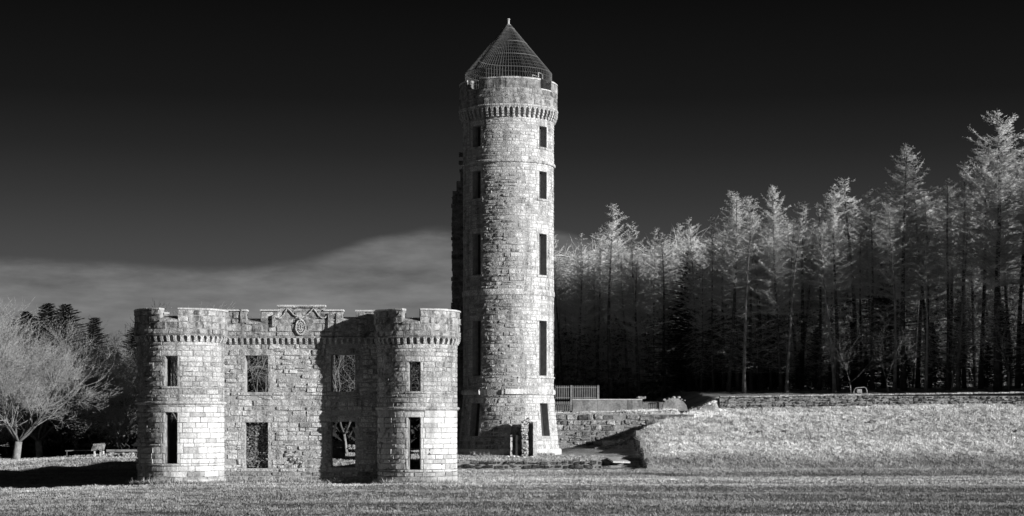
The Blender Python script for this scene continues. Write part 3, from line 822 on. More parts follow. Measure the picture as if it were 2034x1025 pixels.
mb.tube([(cxp, YP - .02, czp + .26), (cxp, YP - .12, czp + .33)], [.07, .03], 6)
mb.obj('crest_relief', M['stone'], crest)
SR = Plane((-2.75, 66.2), (-2.75, 79.0))  # unseen wall added behind the right turret to throw the long lawn shadow
sf = lambda u: 6.0 - .12 * math.floor(u / 1.1) * (u > 3) + .1 * mnoise.noise(Vector((u * 2, 1, 4)))
Vt, Fc = core(SR, 0, SR.L, -.2, 6.1, [], .45, filled=lambda u, v: v < sf(u), du=.3); mk('added_side_wall', Vt, Fc, M['inner'], ruin)
# rubble blocking of the ground-floor left window
mb = MB()
S2 = Plane((-9.91, WY + .34), (-9.07, WY + .34))
for i in range(12):
    for j in range(24):
        x = -9.86 + i * .075 + rnd.uniform(-.02, .02) + (j % 2) * .03; z = .58 + j * .068 + rnd.uniform(-.012, .012); s = rnd.uniform(.026, .04)
        if x + s > -9.08: continue
        mb.box(x - s, x + s, WY + .28 - rnd.uniform(0, .07), WY + .4, z - s * .8, z + s * .8, rnd.uniform(.35, 1.1), .012)
mb.obj('window_blocking', M['rubble'], cw, kind='stuff')

# ------------------------------------------------------------------ walls of the grounds
def wall_thing(name, label, p, q, z0, z1, T, mat, single, ch=.2, l0=.2, l1=.5, topf=None, rough=.02, cop=None, cat='wall', group=None, tone=1.0):
    w = empty(name, ((p[0] + q[0]) / 2, (p[1] + q[1]) / 2, z0), label, cat, group)
    S = Plane(p, q)
    fl = (lambda u, v: v < topf(u)) if topf else None
    Vt, Fc = core(S, 0, S.L, z0, z1, [], T, filled=fl, n0=-.03, du=.4 if topf else 50)
    mk('wall_core', Vt, Fc, M['mortar'], w)
    rs = courses(0, S.L, z0, z1, [], ch, l0, l1, split=.25)
    if topf: rs = [r for r in rs if topf((r[0] + r[1]) / 2) > r[3] - .08]
    lay(S, rs, mat, w, single, rough=rough, proud=(-.03, .06), jit=.035, gap=.010, bev=.03, zone=lambda u, v: dict(t=tone * rnd.choice((.5, .7, .9, 1.05, 1.25))))
    if cop:
        mb = MB(); x = 0
        while x < S.L:                                     # rough coping stones
            l = rnd.uniform(.25, .6); e = min(x + l, S.L); zt = (topf((x + e) / 2) if topf else z1)
            h = cop * rnd.uniform(.7, 1.3)
            prof = [(-T - .03, zt), (.05, zt), (.04, zt + h * .8), (-.02, zt + h), (-T, zt + h)]
            V = [S(u, pv + rnd.uniform(-.012, .012), pn + rnd.uniform(-.012, .012)) for u in (x + .006, e - .006) for pn, pv in prof]
            if (x / .4) < 140: mk('coping_stone', V, [(j, (j + 1) % 5, (j + 1) % 5 + 5, j + 5) for j in range(5)] + [(4, 3, 2, 1, 0), (5, 6, 7, 8, 9)], mat, w, rnd.uniform(1.2, 1.7))
            x = e
    return w
wall_thing('low_rubble_wall', 'low rubble stone wall holding the grass in front of the round tower', (-5.6, 78.95), (4.0, 78.95), -.12, .47, .4, M['rubble'], 120, ch=.17, l0=.15, l1=.45, tone=.36, topf=lambda u: .44 + .05 * mnoise.noise(Vector((u * 1.3, 0, 5))), cop=None)
wall_thing('low_wall_return', 'short end return of the low rubble wall beside the dark sunken corner', (4.0, 78.95), (4.0, 83.2), -.12, .5, .4, M['rubble'], 20)
wall_thing('retaining_wall', 'tall rubble retaining wall behind the tower, half in slanting shadow', (-1.2, 92.1), (9.5, 92.1), .4, 2.62, .5, M['rubble'], 260, ch=.27, l0=.2, l1=.6, tone=1.3, topf=lambda u: 2.55 + .02 * max(0, u - 3.2))
wall_thing('bank_end_wall', 'dark stone wall closing the left end of the grass bank', (6.06, 87.6), (6.06, 79.4), -.2, 1.8, .3, M['rubble'], 40, topf=lambda u: max(.02, -0.05 + 3.0 * (max(0, 8.3 - u) / 15.7) ** .80 - .02))
wall_thing('ramp_foot_wall', 'shaded stone wall across the foot of the grassy ramp', (3.7, 87.5), (6.1, 87.5), .3, 1.8, .3, M['rubble'], 40, topf=lambda u: .75 + u * .32)
wall_thing('terrace_wall', 'long low rubble wall along the top of the grass bank below the trees', (PX(1430, 95.1), 95.1), (PX(2130, 95.1), 95.1), 2.7, 3.62, .42, M['rubble'], 300, ch=.16, l0=.14, l1=.38, tone=.8, topf=lambda u: 3.54 + .0145 * u, cop=.07)
b = MB(); b.box(PX(1430, 95.1) - .02, PX(1430, 95.1) + .42, 95.13, 97.5, 2.5, 3.5, 1.2, .03)
tag(b.obj('terrace_wall_end', M['rubble']), 'squared return end of the terrace wall at the top of the ramp', 'wall')

# rendered wall, railings, boulder on the upper terrace
cwl = empty('rendered_wall', (PX(1205, 94), 94, 2.6), 'plain rendered concrete wall on the terrace behind the retaining wall', 'wall')
mb = MB()
xl = [1137, 1187, 1246, 1276]
for a, b_ in zip(xl, xl[1:]): mb.box(PX(a, 94) + .008, PX(b_, 94) - .008, 94, 94.3, 2.5, PZ(795, 94), rnd.uniform(.9, 1.1), .006)
mb.obj('wall_panel', M['concrete'], cwl)
mb = MB()
for a, b_ in zip(xl, xl[1:]): mb.box(PX(a, 94) + .003, PX(b_, 94) - .003, 93.96, 94.34, PZ(795, 94) + .004, PZ(792.5, 94))
mb.obj('coping', M['slab'], cwl)
mb = MB()
for i in range(9):
    x = PX(rnd.choice((1287, 1290, 1293, 1297)), 94) + rnd.uniform(-.1, .1); s = rnd.uniform(.06, .11); mb.box(x - s - .45, x + s - .45, 94.02, 94.25, PZ(792, 94), PZ(792, 94) + s * 1.1, rnd.uniform(1, 1.5), .03)
tag(mb.obj('loose_stones', M['rubble']), 'loose pale stones lying on the right end of the rendered wall', 'rubble')
def railing(label, x0, x1, Y, z0, z1, step, posts, grp='steel railings on the upper terrace'):
    r = empty('steel_railing', ((x0 + x1) / 2, Y, z0), label, 'railing', grp)
    og = origin(r); mb = MB(); mb.box(-.019, .019, -.02, .02, 0, z1 - z0); me_ = make_mesh('railing_bar', mb.V, mb.F, M['rail'])
    n = int((x1 - x0) / step)
    for i in range(n + 1): link('railing_bar', me_, r, (x0 + i * (x1 - x0) / n - og.x, 0, 0))
    for z in (z0 + .08, z1 - .1):
        m2 = MB(); m2.box(x0, x1, Y - .035, Y - .012, z - .02, z + .02); m2.obj('rail', M['rail'], r)
    for p in posts:
        m2 = MB(); m2.box(p - .06, p + .06, Y - .06, Y + .06, z0 - .6, z1 + .02); m2.obj('post', M['concrete'], r)
railing('upper run of grey railings between two posts beside the tower', PX(1104, 97), PX(1189, 97), 97, PZ(793, 97), PZ(766, 97), .095, (PX(1135, 97), PX(1188, 97)))
railing('lower railings between the tower and the rendered wall', PX(1100, 95), PX(1136, 95), 95, 2.6, PZ(797, 95), .095, ())
railing('short railings in the gap right of the rendered wall', PX(1278, 94.1), PX(1303, 94.1), 94.1, 2.7, PZ(798, 94.1), .085, (PX(1307, 94.1),))
def blob(cx, cy, cz, rx, ry, rz, name, mat, label=None, cat=None, parent=None, seed=0, amp=.25, sub=3, group=None):
    bm = bmesh.new(); bmesh.ops.create_icosphere(bm, subdivisions=sub, radius=1)
    for v in bm.verts:
        n = 1 + amp * mnoise.noise(v.co * 1.4 + Vector((seed, 0, 0))) + amp * .5 * mnoise.noise(v.co * 4 + Vector((seed, 3, 0)))
        v.co = Vector((v.co.x * rx * n, v.co.y * ry * n, v.co.z * rz * n))
    me_ = bpy.data.meshes.new(name); bm.to_mesh(me_); bm.free(); me_.materials.append(mat)
    a = me_.attributes.new('tone', 'FLOAT', 'POINT'); a.data.foreach_set('value', np.full(len(me_.vertices), 1.3, dtype=np.float32))
    o = link(name, me_, parent, (cx, cy, cz)); 
    if label: tag(o, label, cat, group)
    return o
bl = empty('ruined_wall_end', (PX(1340, 93.6), 93.6, 2.7), 'rounded lump of broken masonry at the right end of the terrace railings', 'ruin')
bw = MB(); pp = [(1315, 816), (1317, 804), (1322, 796), (1332, 791), (1345, 791), (1357, 797), (1364, 805), (1367, 816)]
V = [(PX(x, 93.6) + rnd.uniform(-.02, .02), yy, PZ(y, 93.6)) for yy in (93.6, 94.1) for x, y in pp]; m = len(pp)
bw.add(V, [tuple(range(m)), tuple(range(m, 2 * m))[::-1]] + [(i, i + m, (i + 1) % m + m, (i + 1) % m) for i in range(m)], 1.2); bw.obj('wall_core', M['concrete'], bl)
for i in range(7):
    x = 1322 + i * 6 + rnd.uniform(-2, 2); y = 794 - 5 * math.sin((i + .5) / 7 * 3.1) + rnd.uniform(0, 3); s = rnd.uniform(.07, .12)
    o = blob(PX(x, 93.7) - bl.location.x, .1, PZ(y, 93.7) - bl.location.z, s, .15, s * .7, 'stone', M['rubble'], parent=bl, seed=i, sub=1)

# hooped frame above the terrace wall
hp = empty('hooped_equipment_frame', (PX(1708, 97), 97, 3.2), 'pale tubular hoop frame with a small box inside it standing behind the terrace wall', 'frame')
def P97(px, py): return (PX(px, 97), 97, PZ(py, 97))
hz = []
for px, py in ((1696, 792), (1696, 778), (1697, 773.5), (1700, 770.5), (1706, 770), (1717, 769.3), (1720, 771), (1722, 776), (1722.3, 792)): hz.append(P97(px, py))
mb = MB(); mb.tube(hz, .025, 8); mb.obj('hoop', M['concrete'], hp, smooth=True)
mb = MB(); a = P97(1701, 781); b_ = P97(1711.5, 773); mb.box(a[0], b_[0], 96.9, 97.2, a[2], b_[2], 1, .01); 
o = mb.obj('box', M['concrete'], hp); bv = o.modifiers.new('b', 'BEVEL'); bv.width = .03; bv.segments = 2
mb = MB(); mb.tube([P97(1711, 781), P97(1713, 786), P97(1712, 790)], .02, 6); mb.obj('bracket', M['cream'], hp)
mb = MB(); c0 = P97(1719, 786); 
mb.tube([(c0[0], 96.92, c0[2]), (c0[0], 97.08, c0[2])], .115, 16); mb.obj('wheel', M['concrete'], hp)
mb = MB(); mb.tube([(c0[0], 96.9, c0[2]), (c0[0], 97.1, c0[2])], .05, 10); mb.obj('hub', M['rail'], hp)

# doorway fragment in front of the tower
dr = empty('doorway_fragment', (PX(1040, 81.9), 81.9, .5), 'broken jamb of a doorway standing on the grass against the front of the tower', 'ruin')
dY = 81.9; X = lambda px: PX(px, dY); Zd = lambda py: PZ(py, dY)
def pillar(name, x0, x1, y0, y1, z0, z1, mat, n, j=.01, tone=1.0):
    h = (z1 - z0) / n
    for i in range(n):
        mb = MB(); mb.box(x0, x1, y0, y1, z0 + i * h + .004, z0 + (i + 1) * h - .004, tone * rnd.uniform(.8, 1.15), j); mb.obj(name, mat, dr)
pillar('quoin_stone', X(1059), X(1066), dY - .35, dY + .15, .4, Zd(838), M['stone_pale'], 6, .012)
mb = MB(); mb.box(X(1015), X(1058), dY + .35, dY + .9, .4, Zd(846), .8, .02); mb.box(X(1051), X(1064), dY + .1, dY + 1.7, .4, Zd(842), .8, .02); mb.obj('wall_core', M['stone_dark'], dr)
pillar('block', X(1037), X(1049), dY - .30, dY + .3, .4, Zd(841), M['stone'], 7, .035, .95)
pillar('block', X(1047), X(1058), dY + .15, dY + .4, .4, Zd(840), M['stone'], 6, .03, .7)
for i in range(34):
    x = X(rnd.uniform(1036, 1050)); z = rnd.uniform(.55, Zd(836)); s = rnd.uniform(.04, .09)
    if X(1047) < x and z < Zd(858): continue
    blob(x - dr.location.x, dY - .30 - dr.location.y, z - dr.location.z, s, .1, s * .7, 'rubble_stone', M['stone'], parent=dr, seed=i, sub=1)
for px in (1015.5, 1026): pillar('shaft', X(px) - .04, X(px) + .05, dY - .05, dY + .1, .45, Zd(864), M['stone_pale'], 4, .01)
pillar('cap_stone', X(1017), X(1036), dY + .1, dY + .5, Zd(848), Zd(843), M['stone'], 1, .02)
mb = MB(); mb.box(X(1010), X(1070), dY - .1, dY + .5, .35, .57, 1, .03); mb.obj('plinth', M['stone_dark'], dr)
for i in range(9):
    s = rnd.uniform(.04, .09); x = X(rnd.uniform(1003, 1090)); y = dY - rnd.uniform(.2, .6)
    blob(x, y, tz(x, y) + s * .3, s, s, s * .6, 'fallen_stone', M['stone_pale'], 'small pale stone lying in the grass below the broken doorway', 'stone', seed=i, sub=1, group='fallen stones at the doorway')
for i, (px, py) in enumerate(((1040, 838), (1046, 835), (1051, 836), (1056, 840), (1050, 832), (1033, 846))):
    blob(X(px) - dr.location.x, .05, Zd(py) - dr.location.z, .13, .2, .09, 'rubble_stone', M['stone'], parent=dr, seed=i + 70, sub=1)
# slab and steps in the sunken corner
sl = [(1204, 908), (1232, 907), (1252, 917), (1218, 916)]
V = []
for dz in (0, -.07):
    for (px, py), Y in zip(sl, (83.0, 83.2, 81.2, 80.8)): V.append((PX(px, Y), Y, PZ(py, Y) + dz))
mb = MB(); mb.add(V, [(0, 1, 2, 3)[::-1], (4, 5, 6, 7), (0, 1, 5, 4), (1, 2, 6, 5), (2, 3, 7, 6), (3, 0, 4, 7)]); tag(mb.obj('paving_slab', M['slab']), 'pale flat slab lying in the shade left of the bank end wall', 'slab')
st = empty('stone_steps', (5, 81.5, -.05), 'dark stone steps in the sunken corner at the foot of the bank', 'steps')
for i in range(4):
    mb = MB(); mb.box(4.05, 5.98, 80.6 + i * .65, 83.3, -.1 + i * .16, .06 + i * .16, 1, .01); mb.obj('step', M['stone_dark'], st)
blob(PX(1293, 79), 79, .05, .07, .06, .07, 'toe_stone', M['stone_pale'], 'small pale stone at the left toe of the grass bank', 'stone', seed=4, sub=2)
# earth lumps on the bank
MORD = 'first second third fourth fifth sixth seventh eighth ninth tenth eleventh twelfth thirteenth fourteenth'.split()
for i, (px, py) in enumerate(sorted(((1360, 912), (1690, 836), (1735, 839), (1740, 857), (1680, 868), (1510, 858), (1492, 862), (1862, 826), (1820, 835), (1940, 843), (1998, 837), (2022, 858), (1966, 858), (1570, 858)))):
    x, Y = ground_hit(px, py)
    blob(x, Y, tz(x, Y) - .02, rnd.uniform(.2, .38), .22, .12, 'earth_mound', M['turf'], MORD[i] + ' small dark earth mound counted from the left on the grass bank', 'mound', seed=i, amp=.6, group='earth mounds on the grass bank')

# left background: low ruin, rail
lr = empty('low_ruin_wall', (PX(232, 92), 92, .4), 'low broken wall with a flat slab top beside the left turret', 'ruin')
X2 = lambda px: PX(px, 92); Z2 = lambda py: PZ(py, 92)
mb = MB(); mb.box(X2(211), X2(300), 92, 92.5, Z2(897), Z2(893), 1, .01); mb.obj('slab', M['concrete'], lr)
mb = MB(); mb.box(X2(212), X2(300), 92.15, 92.5, .2, Z2(897.5), .5); mb.obj('wall_core', M['mortar'], lr)
for i in range(22):
    x = X2(rnd.uniform(205, 285)); s = rnd.uniform(.08, .16); blob(x - lr.location.x, -.02, Z2(rnd.uniform(900, 905)) - lr.location.z, s, .14, s * .7, 'stone', M['rubble'], parent=lr, seed=i + 50, sub=1)
pr_ = empty('ruined_pier', (X2(196), 91.9, .4), 'squat block of broken masonry on a pale post left of the low ruin', 'ruin')
pillarroot = pr_
for i, (x0, x1, y0, y1) in enumerate(((185, 196, 885, 895), (196, 207, 884, 894), (188, 208, 881, 885), (199, 206, 893, 896))):
    mb = MB(); mb.box(X2(x0), X2(x1), 91.7, 92.1, Z2(y1), Z2(y0), rnd.uniform(.7, 1.1), .05); mb.obj('block', M['stone_dark'], pr_)
mb = MB(); mb.box(X2(188), X2(191), 91.8, 91.95, .3, Z2(893), 1.2); mb.obj('post', M['cream'], pr_)
for px in (199, 204):
    mb = MB(); mb.box(X2(px), X2(px + 3), 91.9, 92.05, .3, Z2(896), 1.2, .01); mb.obj('foot', M['stone_pale'], pr_)
rl = empty('wooden_rail', (X2(155), 92.6, .3), 'thin pale rail running left from the broken pier under the trees', 'rail')
mb = MB(); mb.tube([(X2(124), 92.6, Z2(896)), (X2(160), 92.6, Z2(895)), (X2(188), 92.2, Z2(894.5))], .03, 6); mb.obj('rail_bar', M['bark_pale'], rl)
for px in (127, 165):
    mb = MB(); mb.tube([(X2(px), 92.6, .1), (X2(px), 92.6, Z2(895))], .03, 6); mb.obj('post', M['bark'], rl)
blob(X2(248), 96, PZ(883, 96), .5, .3, .12, 'ruin_mound', M['slab'], 'pale flat stone heap behind the low ruin in the trees', 'rubble', seed=9, amp=.4)
# stump of wall seen through the ground floor window
s2 = empty('wall_stump', (PX(671, 78), 78, .3), 'squat rectangular wall stump seen through the right ground floor window', 'ruin')
for i, (x0, x1, y0, y1) in enumerate(((654, 683, 889, 910), (655, 682, 876, 889), (680, 684, 876, 906))):
    mb = MB(); mb.box(PX(x0, 78), PX(x1, 78) , 78 - .02 * i, 78.5, PZ(y1, 78), PZ(y0, 78) - .004, rnd.uniform(1.1, 1.6), .02); mb.obj('block', M['stone_dark'], s2)
for i in range(7):
    x = PX(686 + rnd.uniform(0, 22), 84); s = rnd.uniform(.1, .2); blob(x, 84, PZ(885 + rnd.uniform(0, 9), 84), s, .2, s * .6, 'tumbled_stone', M['rubble'], 'tumbled stone of the heap seen through the right ground floor window', 'stone', seed=i, sub=1, group='tumbled stones behind the castle front')

# ------------------------------------------------------------------ trees
def tubes(P0, P1, R0, R1, sides=3, tip=False):
    P0 = np.asarray(P0, float); P1 = np.asarray(P1, float); R0 = np.asarray(R0, float); R1 = np.asarray(R1, float)
    D = P1 - P0; L = np.linalg.norm(D, axis=1, keepdims=True) + 1e-9; D = D / L
    ref = np.where(np.abs(D[:, 2:3]) > .9, np.array([[1., 0, 0]]), np.array([[0, 0, 1.]]))
    U = np.cross(D, ref); U /= np.linalg.norm(U, axis=1, keepdims=True) + 1e-9; W = np.cross(D, U)
    n = len(P0); rings = []
    for k in range(sides):
        a = 2 * math.pi * k / sides; v = U * math.cos(a) + W * math.sin(a)
        rings.append(P0 + v * R0[:, None])
    if tip:
        V = np.stack(rings + [P1], 1); m = sides + 1
        base = (np.arange(n) * m)[:, None]
        T = np.concatenate([np.concatenate([base + k, base + (k + 1) % sides, base + sides], 1) for k in range(sides)])
        return V.reshape(-1, 3), T
    r2 = []
    for k in range(sides):
        a = 2 * math.pi * k / sides; v = U * math.cos(a) + W * math.sin(a); r2.append(P1 + v * R1[:, None])
    V = np.stack(rings + r2, 1); m = 2 * sides; base = (np.arange(n) * m)[:, None]; T = []
    for k in range(sides):
        k2 = (k + 1) % sides
        T.append(np.concatenate([base + k, base + k2, base + sides + k2], 1)); T.append(np.concatenate([base + k, base + sides + k2, base + sides + k], 1))
    return V.reshape(-1, 3), np.concatenate(T)
def join(parts):
    Vs, Ts = [], []; o = 0
    for V, T in parts: Vs.append(V); Ts.append(T + o); o += len(V)
    return np.concatenate(Vs), np.concatenate(Ts)
def path_tube(P, r, sides=8):
    mb = MB(); mb.tube(P, r, sides); return mb

def norm(v): return v / (np.linalg.norm(v) + 1e-9)

def larch(seed, H=18.0, dead=.42, Rm=2.1, nbr=190, lean=0.0, bark='bark'):
    g = np.random.RandomState(seed)
    ph = g.uniform(0, 6.28); ns = 14
    TP = [np.array([lean * (t ** 1.3) * H * .1 + .12 * math.sin(t * 5 + ph), .12 * math.cos(t * 4 + ph) - .12 * math.cos(ph), t * H]) for t in np.linspace(0, 1, ns)]
    TP[0][2] = -.4
    tr = [.165 * (1 - i / (ns - 1)) ** .85 + .012 for i in range(ns)]; tr[0] *= 1.35
    mb = path_tube([tuple(p) for p in TP], tr, 8); tme = make_mesh('trunk', mb.V, mb.F, M[bark], 1.0, True)
    def tp(t): x = t * (ns - 1); i = min(int(x), ns - 2); return TP[i] + (TP[i + 1] - TP[i]) * (x - i)
    b0, b1, br0, br1 = [], [], [], []; t0, t1, w0 = [], [], []
    for i in range(nbr):
        f = (i + g.rand()) / nbr; t = .10 + .89 * f ** .85
        live = t > dead
        a = i * 2.39996 + g.uniform(-.4, .4)
        tt = (1 - t) / (1 - dead)
        L = Rm * min(1.0, 1.15 * (max(tt, 0) ** .62)) * g.uniform(.35, 1.3) if live else Rm * g.uniform(.25, .8)
        if not live and g.rand() < .1: continue
        if t > .86 and g.rand() < .35: continue
        L = max(L, .15)
        p = tp(t); el = (.02 + .30 * t + g.normal(0, .16)) if live else g.normal(-.15, .2)
        ns_ = 4; r = .008 + .007 * L; d = np.array([math.cos(a) * math.cos(el), math.sin(a) * math.cos(el), math.sin(el)])
        for k in range(ns_):
            q = p + d * (L / ns_); b0.append(p); b1.append(q); br0.append(r * (1 - k / ns_ * .8)); br1.append(r * (1 - (k + 1) / ns_ * .8))
            dens = (14 if live else 3.0) * L / ns_ * 1.9
            for j in range(g.poisson(dens)):
                s = g.rand(); o = p + (q - p) * s
                sd_ = norm(np.cross(d, [0, 0, 1.]) * g.choice((-1, 1)) + d * g.uniform(-.1, 1.0) + np.array([0, 0, g.uniform(-.7, .9)]))
                tl = g.uniform(.14, .50) * (1 - .45 * (k + s) / ns_) * (min(1.0, L / 1.2) ** .5)
                e = o + sd_ * tl; t0.append(o); t1.append(e); w0.append(.010 if live else .008)
                for m_ in range(4 if live else 2):
                    s2_ = g.uniform(.25, .95); o2 = o + (e - o) * s2_; d2 = norm(sd_ + g.normal(0, .75, 3)); t0.append(o2); t1.append(o2 + d2 * tl * g.uniform(.25, .5)); w0.append(.0078)
            d = norm(d + np.array([0, 0, .10 if live else -.02]) + g.normal(0, .12, 3)); p = q
    V, T = join([tubes(b0, b1, br0, br1, 3), tubes(t0, t1, w0, w0, 3, tip=True)])
    nb_ = len(b0) * 6; tn = np.ones(len(V)); tn[:nb_] = .65
    cme = np_mesh('crown', V, T, M['twig'], tn)
    return tme, cme

def broadleaf(seed, H=9.0, spread=.9, nst=3, levels=5, twigr=.009, bark='bark_pale', twig='twig_pale', trunk_h=1.4, up=.25, tw=1.0, trr=1.0):
    g = np.random.RandomState(seed); b0, b1, r0, r1 = [], [], [], []; t0, t1, w0 = [], [], []
    tb = []
    def grow(p, d, L, r, lv):
        ns_ = 4 if lv < 3 else 3
        q = p
        for k in range(ns_):
            d = norm(d + g.normal(0, .11, 3) + np.array([0, 0, up * .12 if lv else .02])); q2_ = q + d * (L / ns_)
            ra, rb = r * (1 - .35 * k / ns_), r * (1 - .35 * (k + 1) / ns_)
            if lv >= levels: t0.append(q); t1.append(q2_ if k < ns_ - 1 else q2_); w0.append(max(ra, twigr * .75)) 
            else: b0.append(q); b1.append(q2_); r0.append(ra); r1.append(rb)
            if lv >= 1 and lv < levels and k >= 1:
                for _ in range(2 if lv < 3 else 2):
                    if g.rand() < (.75 if lv < levels - 1 else .9) * tw:
                        sd_ = norm(d + norm(np.cross(d, g.normal(0, 1, 3))) * g.uniform(.55, 1.05)); grow(q2_, sd_, L * g.uniform(.5, .75), rb * .55, lv + 1)
            q = q2_
        if lv < levels:
            for _ in range(3 if lv == 0 else 2):
                sd_ = norm(d + norm(np.cross(d, g.normal(0, 1, 3))) * g.uniform(.3, .6 + spread * .25)); grow(q, sd_, L * g.uniform(.68, .85), rb * .68, lv + 1)
    base = np.array([0, 0, -.3]); TPs = []
    d0 = norm(np.array([.12, 0, 1.])); q = base + d0 * (trunk_h + .3)
    mb = MB(); mb.tube([tuple(base), tuple(base + d0 * trunk_h * .5), tuple(q)], [.24 * trr * H / 9, .19 * trr * H / 9, .17 * trr * H / 9], 9)
    tme = make_mesh('trunk', mb.V, mb.F, M[bark], 1.0, True)
    for i in range(nst):
        a = 2 * math.pi * (i + g.uniform(-.2, .2)) / nst; d = norm(np.array([math.cos(a) * spread, math.sin(a) * spread, 1.0]))
        grow(q, d, H * .26, .075 * H / 9, 1)
    V, T = join([tubes(b0, b1, r0, r1, 4), tubes(t0, t1, w0, w0, 3, tip=True)])
    zmax = V[:, 2].max(); V = V * (H / zmax)
    tn = np.ones(len(V)); tn[:len(b0) * 8] = np.repeat(np.clip(1.05 - 9 * np.array(r0), .42, 1), 8)
    return tme, np_mesh('crown', V, T, M[twig], tn)

def conifer(seed, H=11.0, Rm=2.2, low=.05, nbr=230, ragged=.25):
    g = np.random.RandomState(seed)
    mb = MB(); mb.tube([(0, 0, -.4), (0, 0, H * .5), (0, 0, H * .98)], [.2, .12, .02], 7); tme = make_mesh('trunk', mb.V, mb.F, M['bark'], 1.0)
    C = []; Dv = []; S_ = []; b0, b1 = [], []
    for i in range(nbr):
        t = low + (1 - low) * ((i + g.rand()) / nbr) ** .9; a = i * 2.39996; L = (Rm * (1 - t) ** .75 + .12) * g.uniform(1 - ragged, 1 + ragged)
        p = np.array([0, 0, t * H]); d = norm(np.array([math.cos(a), math.sin(a), -.15 + .55 * t])); b0.append(p); b1.append(p + d * L)
        n = int(130 * L + 16)
        s = g.uniform(.1, 1.02, n) ** .8; o = p + d * (L * s)[:, None]
        sp = np.array([-d[1], d[0], 0]); dd = d + sp * g.uniform(-1.1, 1.1, n)[:, None] + np.stack([np.zeros(n), np.zeros(n), g.uniform(-.6, .35, n)], 1)
        dd /= np.linalg.norm(dd, axis=1, keepdims=True); C.append(o); Dv.append(dd); S_.append(g.uniform(.08, .26, n) * (1.1 - .5 * s))
    C = np.concatenate(C); Dv = np.concatenate(Dv); S_ = np.concatenate(S_); n = len(C)
    rr = g.normal(0, 1, (n, 3)); U = np.cross(Dv, rr); U /= np.linalg.norm(U, axis=1, keepdims=True)
    e = C + Dv * S_[:, None]; w = (S_ * .2)[:, None]
    V = np.stack([C - U * w, C + U * w, e], 1).reshape(-1, 3); T = np.arange(3 * n).reshape(-1, 3)
    V2, T2 = tubes(b0, b1, np.full(len(b0), .03), np.full(len(b0), .008), 3)
    Vj, Tj = join([(V, T), (V2, T2)]); tn = np.concatenate([np.repeat(g.uniform(.5, 1.6, n), 3), np.ones(len(V2)) * .8])
    return tme, np_mesh('crown', Vj, Tj, M['needle'], tn)

def plant(name, meshes, x, y, h, H0, label, cat='tree', group=None, rz=None, sw=1.0, z=None):
    t = empty(name, (x, y, (tz(x, y) if z is None else z)), label, cat, group)
    s = h / H0
    for nm, me_ in zip(('trunk', 'crown'), meshes):
        o = link(nm, me_, t); 
    t.scale = (s * sw, s * sw, s); t.rotation_euler = (R_(rnd.gauss(0, 1.6)), R_(rnd.gauss(0, 1.6)), rnd.uniform(0, 6.28) if rz is None else rz)
    if name == 'larch_tree': sw_ = s * sw * rnd.uniform(.82, 1.3); t.scale = (sw_, sw_, s)
    return t

LA = [larch(100 + i, 18, dead=(.52, .55, .48, .54, .45, .36)[i], Rm=(2.7, 2.3, 3.0, 2.5, 3.2, 3.3)[i], nbr=(205, 185, 220, 195, 235, 275)[i], lean=(0, .2, -.2, .1, .25, .1)[i]) for i in range(6)]
LP = larch(120, 18, dead=.7, Rm=1.7, lean=-1.1, bark='bark_pale', nbr=110)
CO = [conifer(200 + i, 11, (2.3, 2.8, 2.0)[i], nbr=360, ragged=.5) for i in range(3)]
BL = [broadleaf(300, 9.5, 1.05, 7, 6, trunk_h=1.1, up=.5, tw=.78), broadleaf(301, 9, .7, 4, 5, up=.7, tw=.8, twigr=.011), broadleaf(302, 10, .5, 3, 5, trunk_h=2.0, up=.7, tw=.8, twigr=.011), broadleaf(304, 9, .8, 3, 5, up=.6, tw=.42, twigr=.010, twig='bark_pale', trr=.5)]
for a_, b_ in BL: print('BL tris', len(b_.polygons))
BT = [larch(140 + i, 16, dead=.68, Rm=1.9, nbr=70, lean=(.9, -.7)[i], bark='bark_pale') for i in range(2)]

ORD = 'first second third fourth fifth sixth seventh eighth ninth tenth eleventh twelfth thirteenth fourteenth fifteenth sixteenth seventeenth eighteenth nineteenth twentieth twenty-first twenty-second twenty-third twenty-fourth twenty-fifth twenty-sixth twenty-seventh twenty-eighth twenty-ninth'.split()
G1 = 'larches of the wood on the terrace'
front = [(1122, 455, 117), (1150, 462, 121), (1186, 450, 118), (1212, 404, 114), (1238, 450, 125), (1268, 437, 116), (1300, 446, 122), (1322, 460, 119), (1352, 442, 124), (1385, 428, 116),
         (1418, 425, 112), (1447, 392, 108), (1468, 376, 110), (1512, 388, 112), (1552, 366, 107), (1590, 396, 113), (1628, 402, 110), (1662, 366, 106), (1700, 350, 112), (1735, 372, 108),
         (1795, 286, 106), (1845, 366, 110), (1880, 350, 104), (1915, 320, 108), (1948, 268, 106), (1985, 212, 102), (2022, 250, 106), (2060, 240, 103), (2100, 260, 107)]
named = {1212: 'tall bare larch rising above its neighbours near the tower', 1795: 'tall symmetrical larch with a wide pointed crown right of centre in the wood', 1985: 'tallest larch at the right end of the wood with a thin spiky top',
         1552: 'tall full crowned larch in the middle of the wood', 1468: 'broad bushy topped larch left of the middle of the wood', 1122: 'short bare larch close against the right side of the tower'}
for i, (px, py, Y) in enumerate(front):
    x = PX(px, Y); z = tz(x, Y); h = PZ(py, Y) - z
    plant('larch_tree', LA[5] if px in (1795, 1552, 1985, 1468) else LA[i % 5], x, Y, h, 18, named.get(px, ORD[i] + ' bare larch counted rightwards from the tower along the front of the wood'), group=G1, z=z, sw=.95 if px < 1420 else 1.15)
def skyline(px):
    xs = [1100, 1200, 1300, 1420, 1500, 1600, 1700, 1800, 1900, 2034, 2600]; ys = [480, 455, 465, 430, 405, 400, 375, 340, 330, 270, 260]
    return float(np.interp(px, xs, ys))
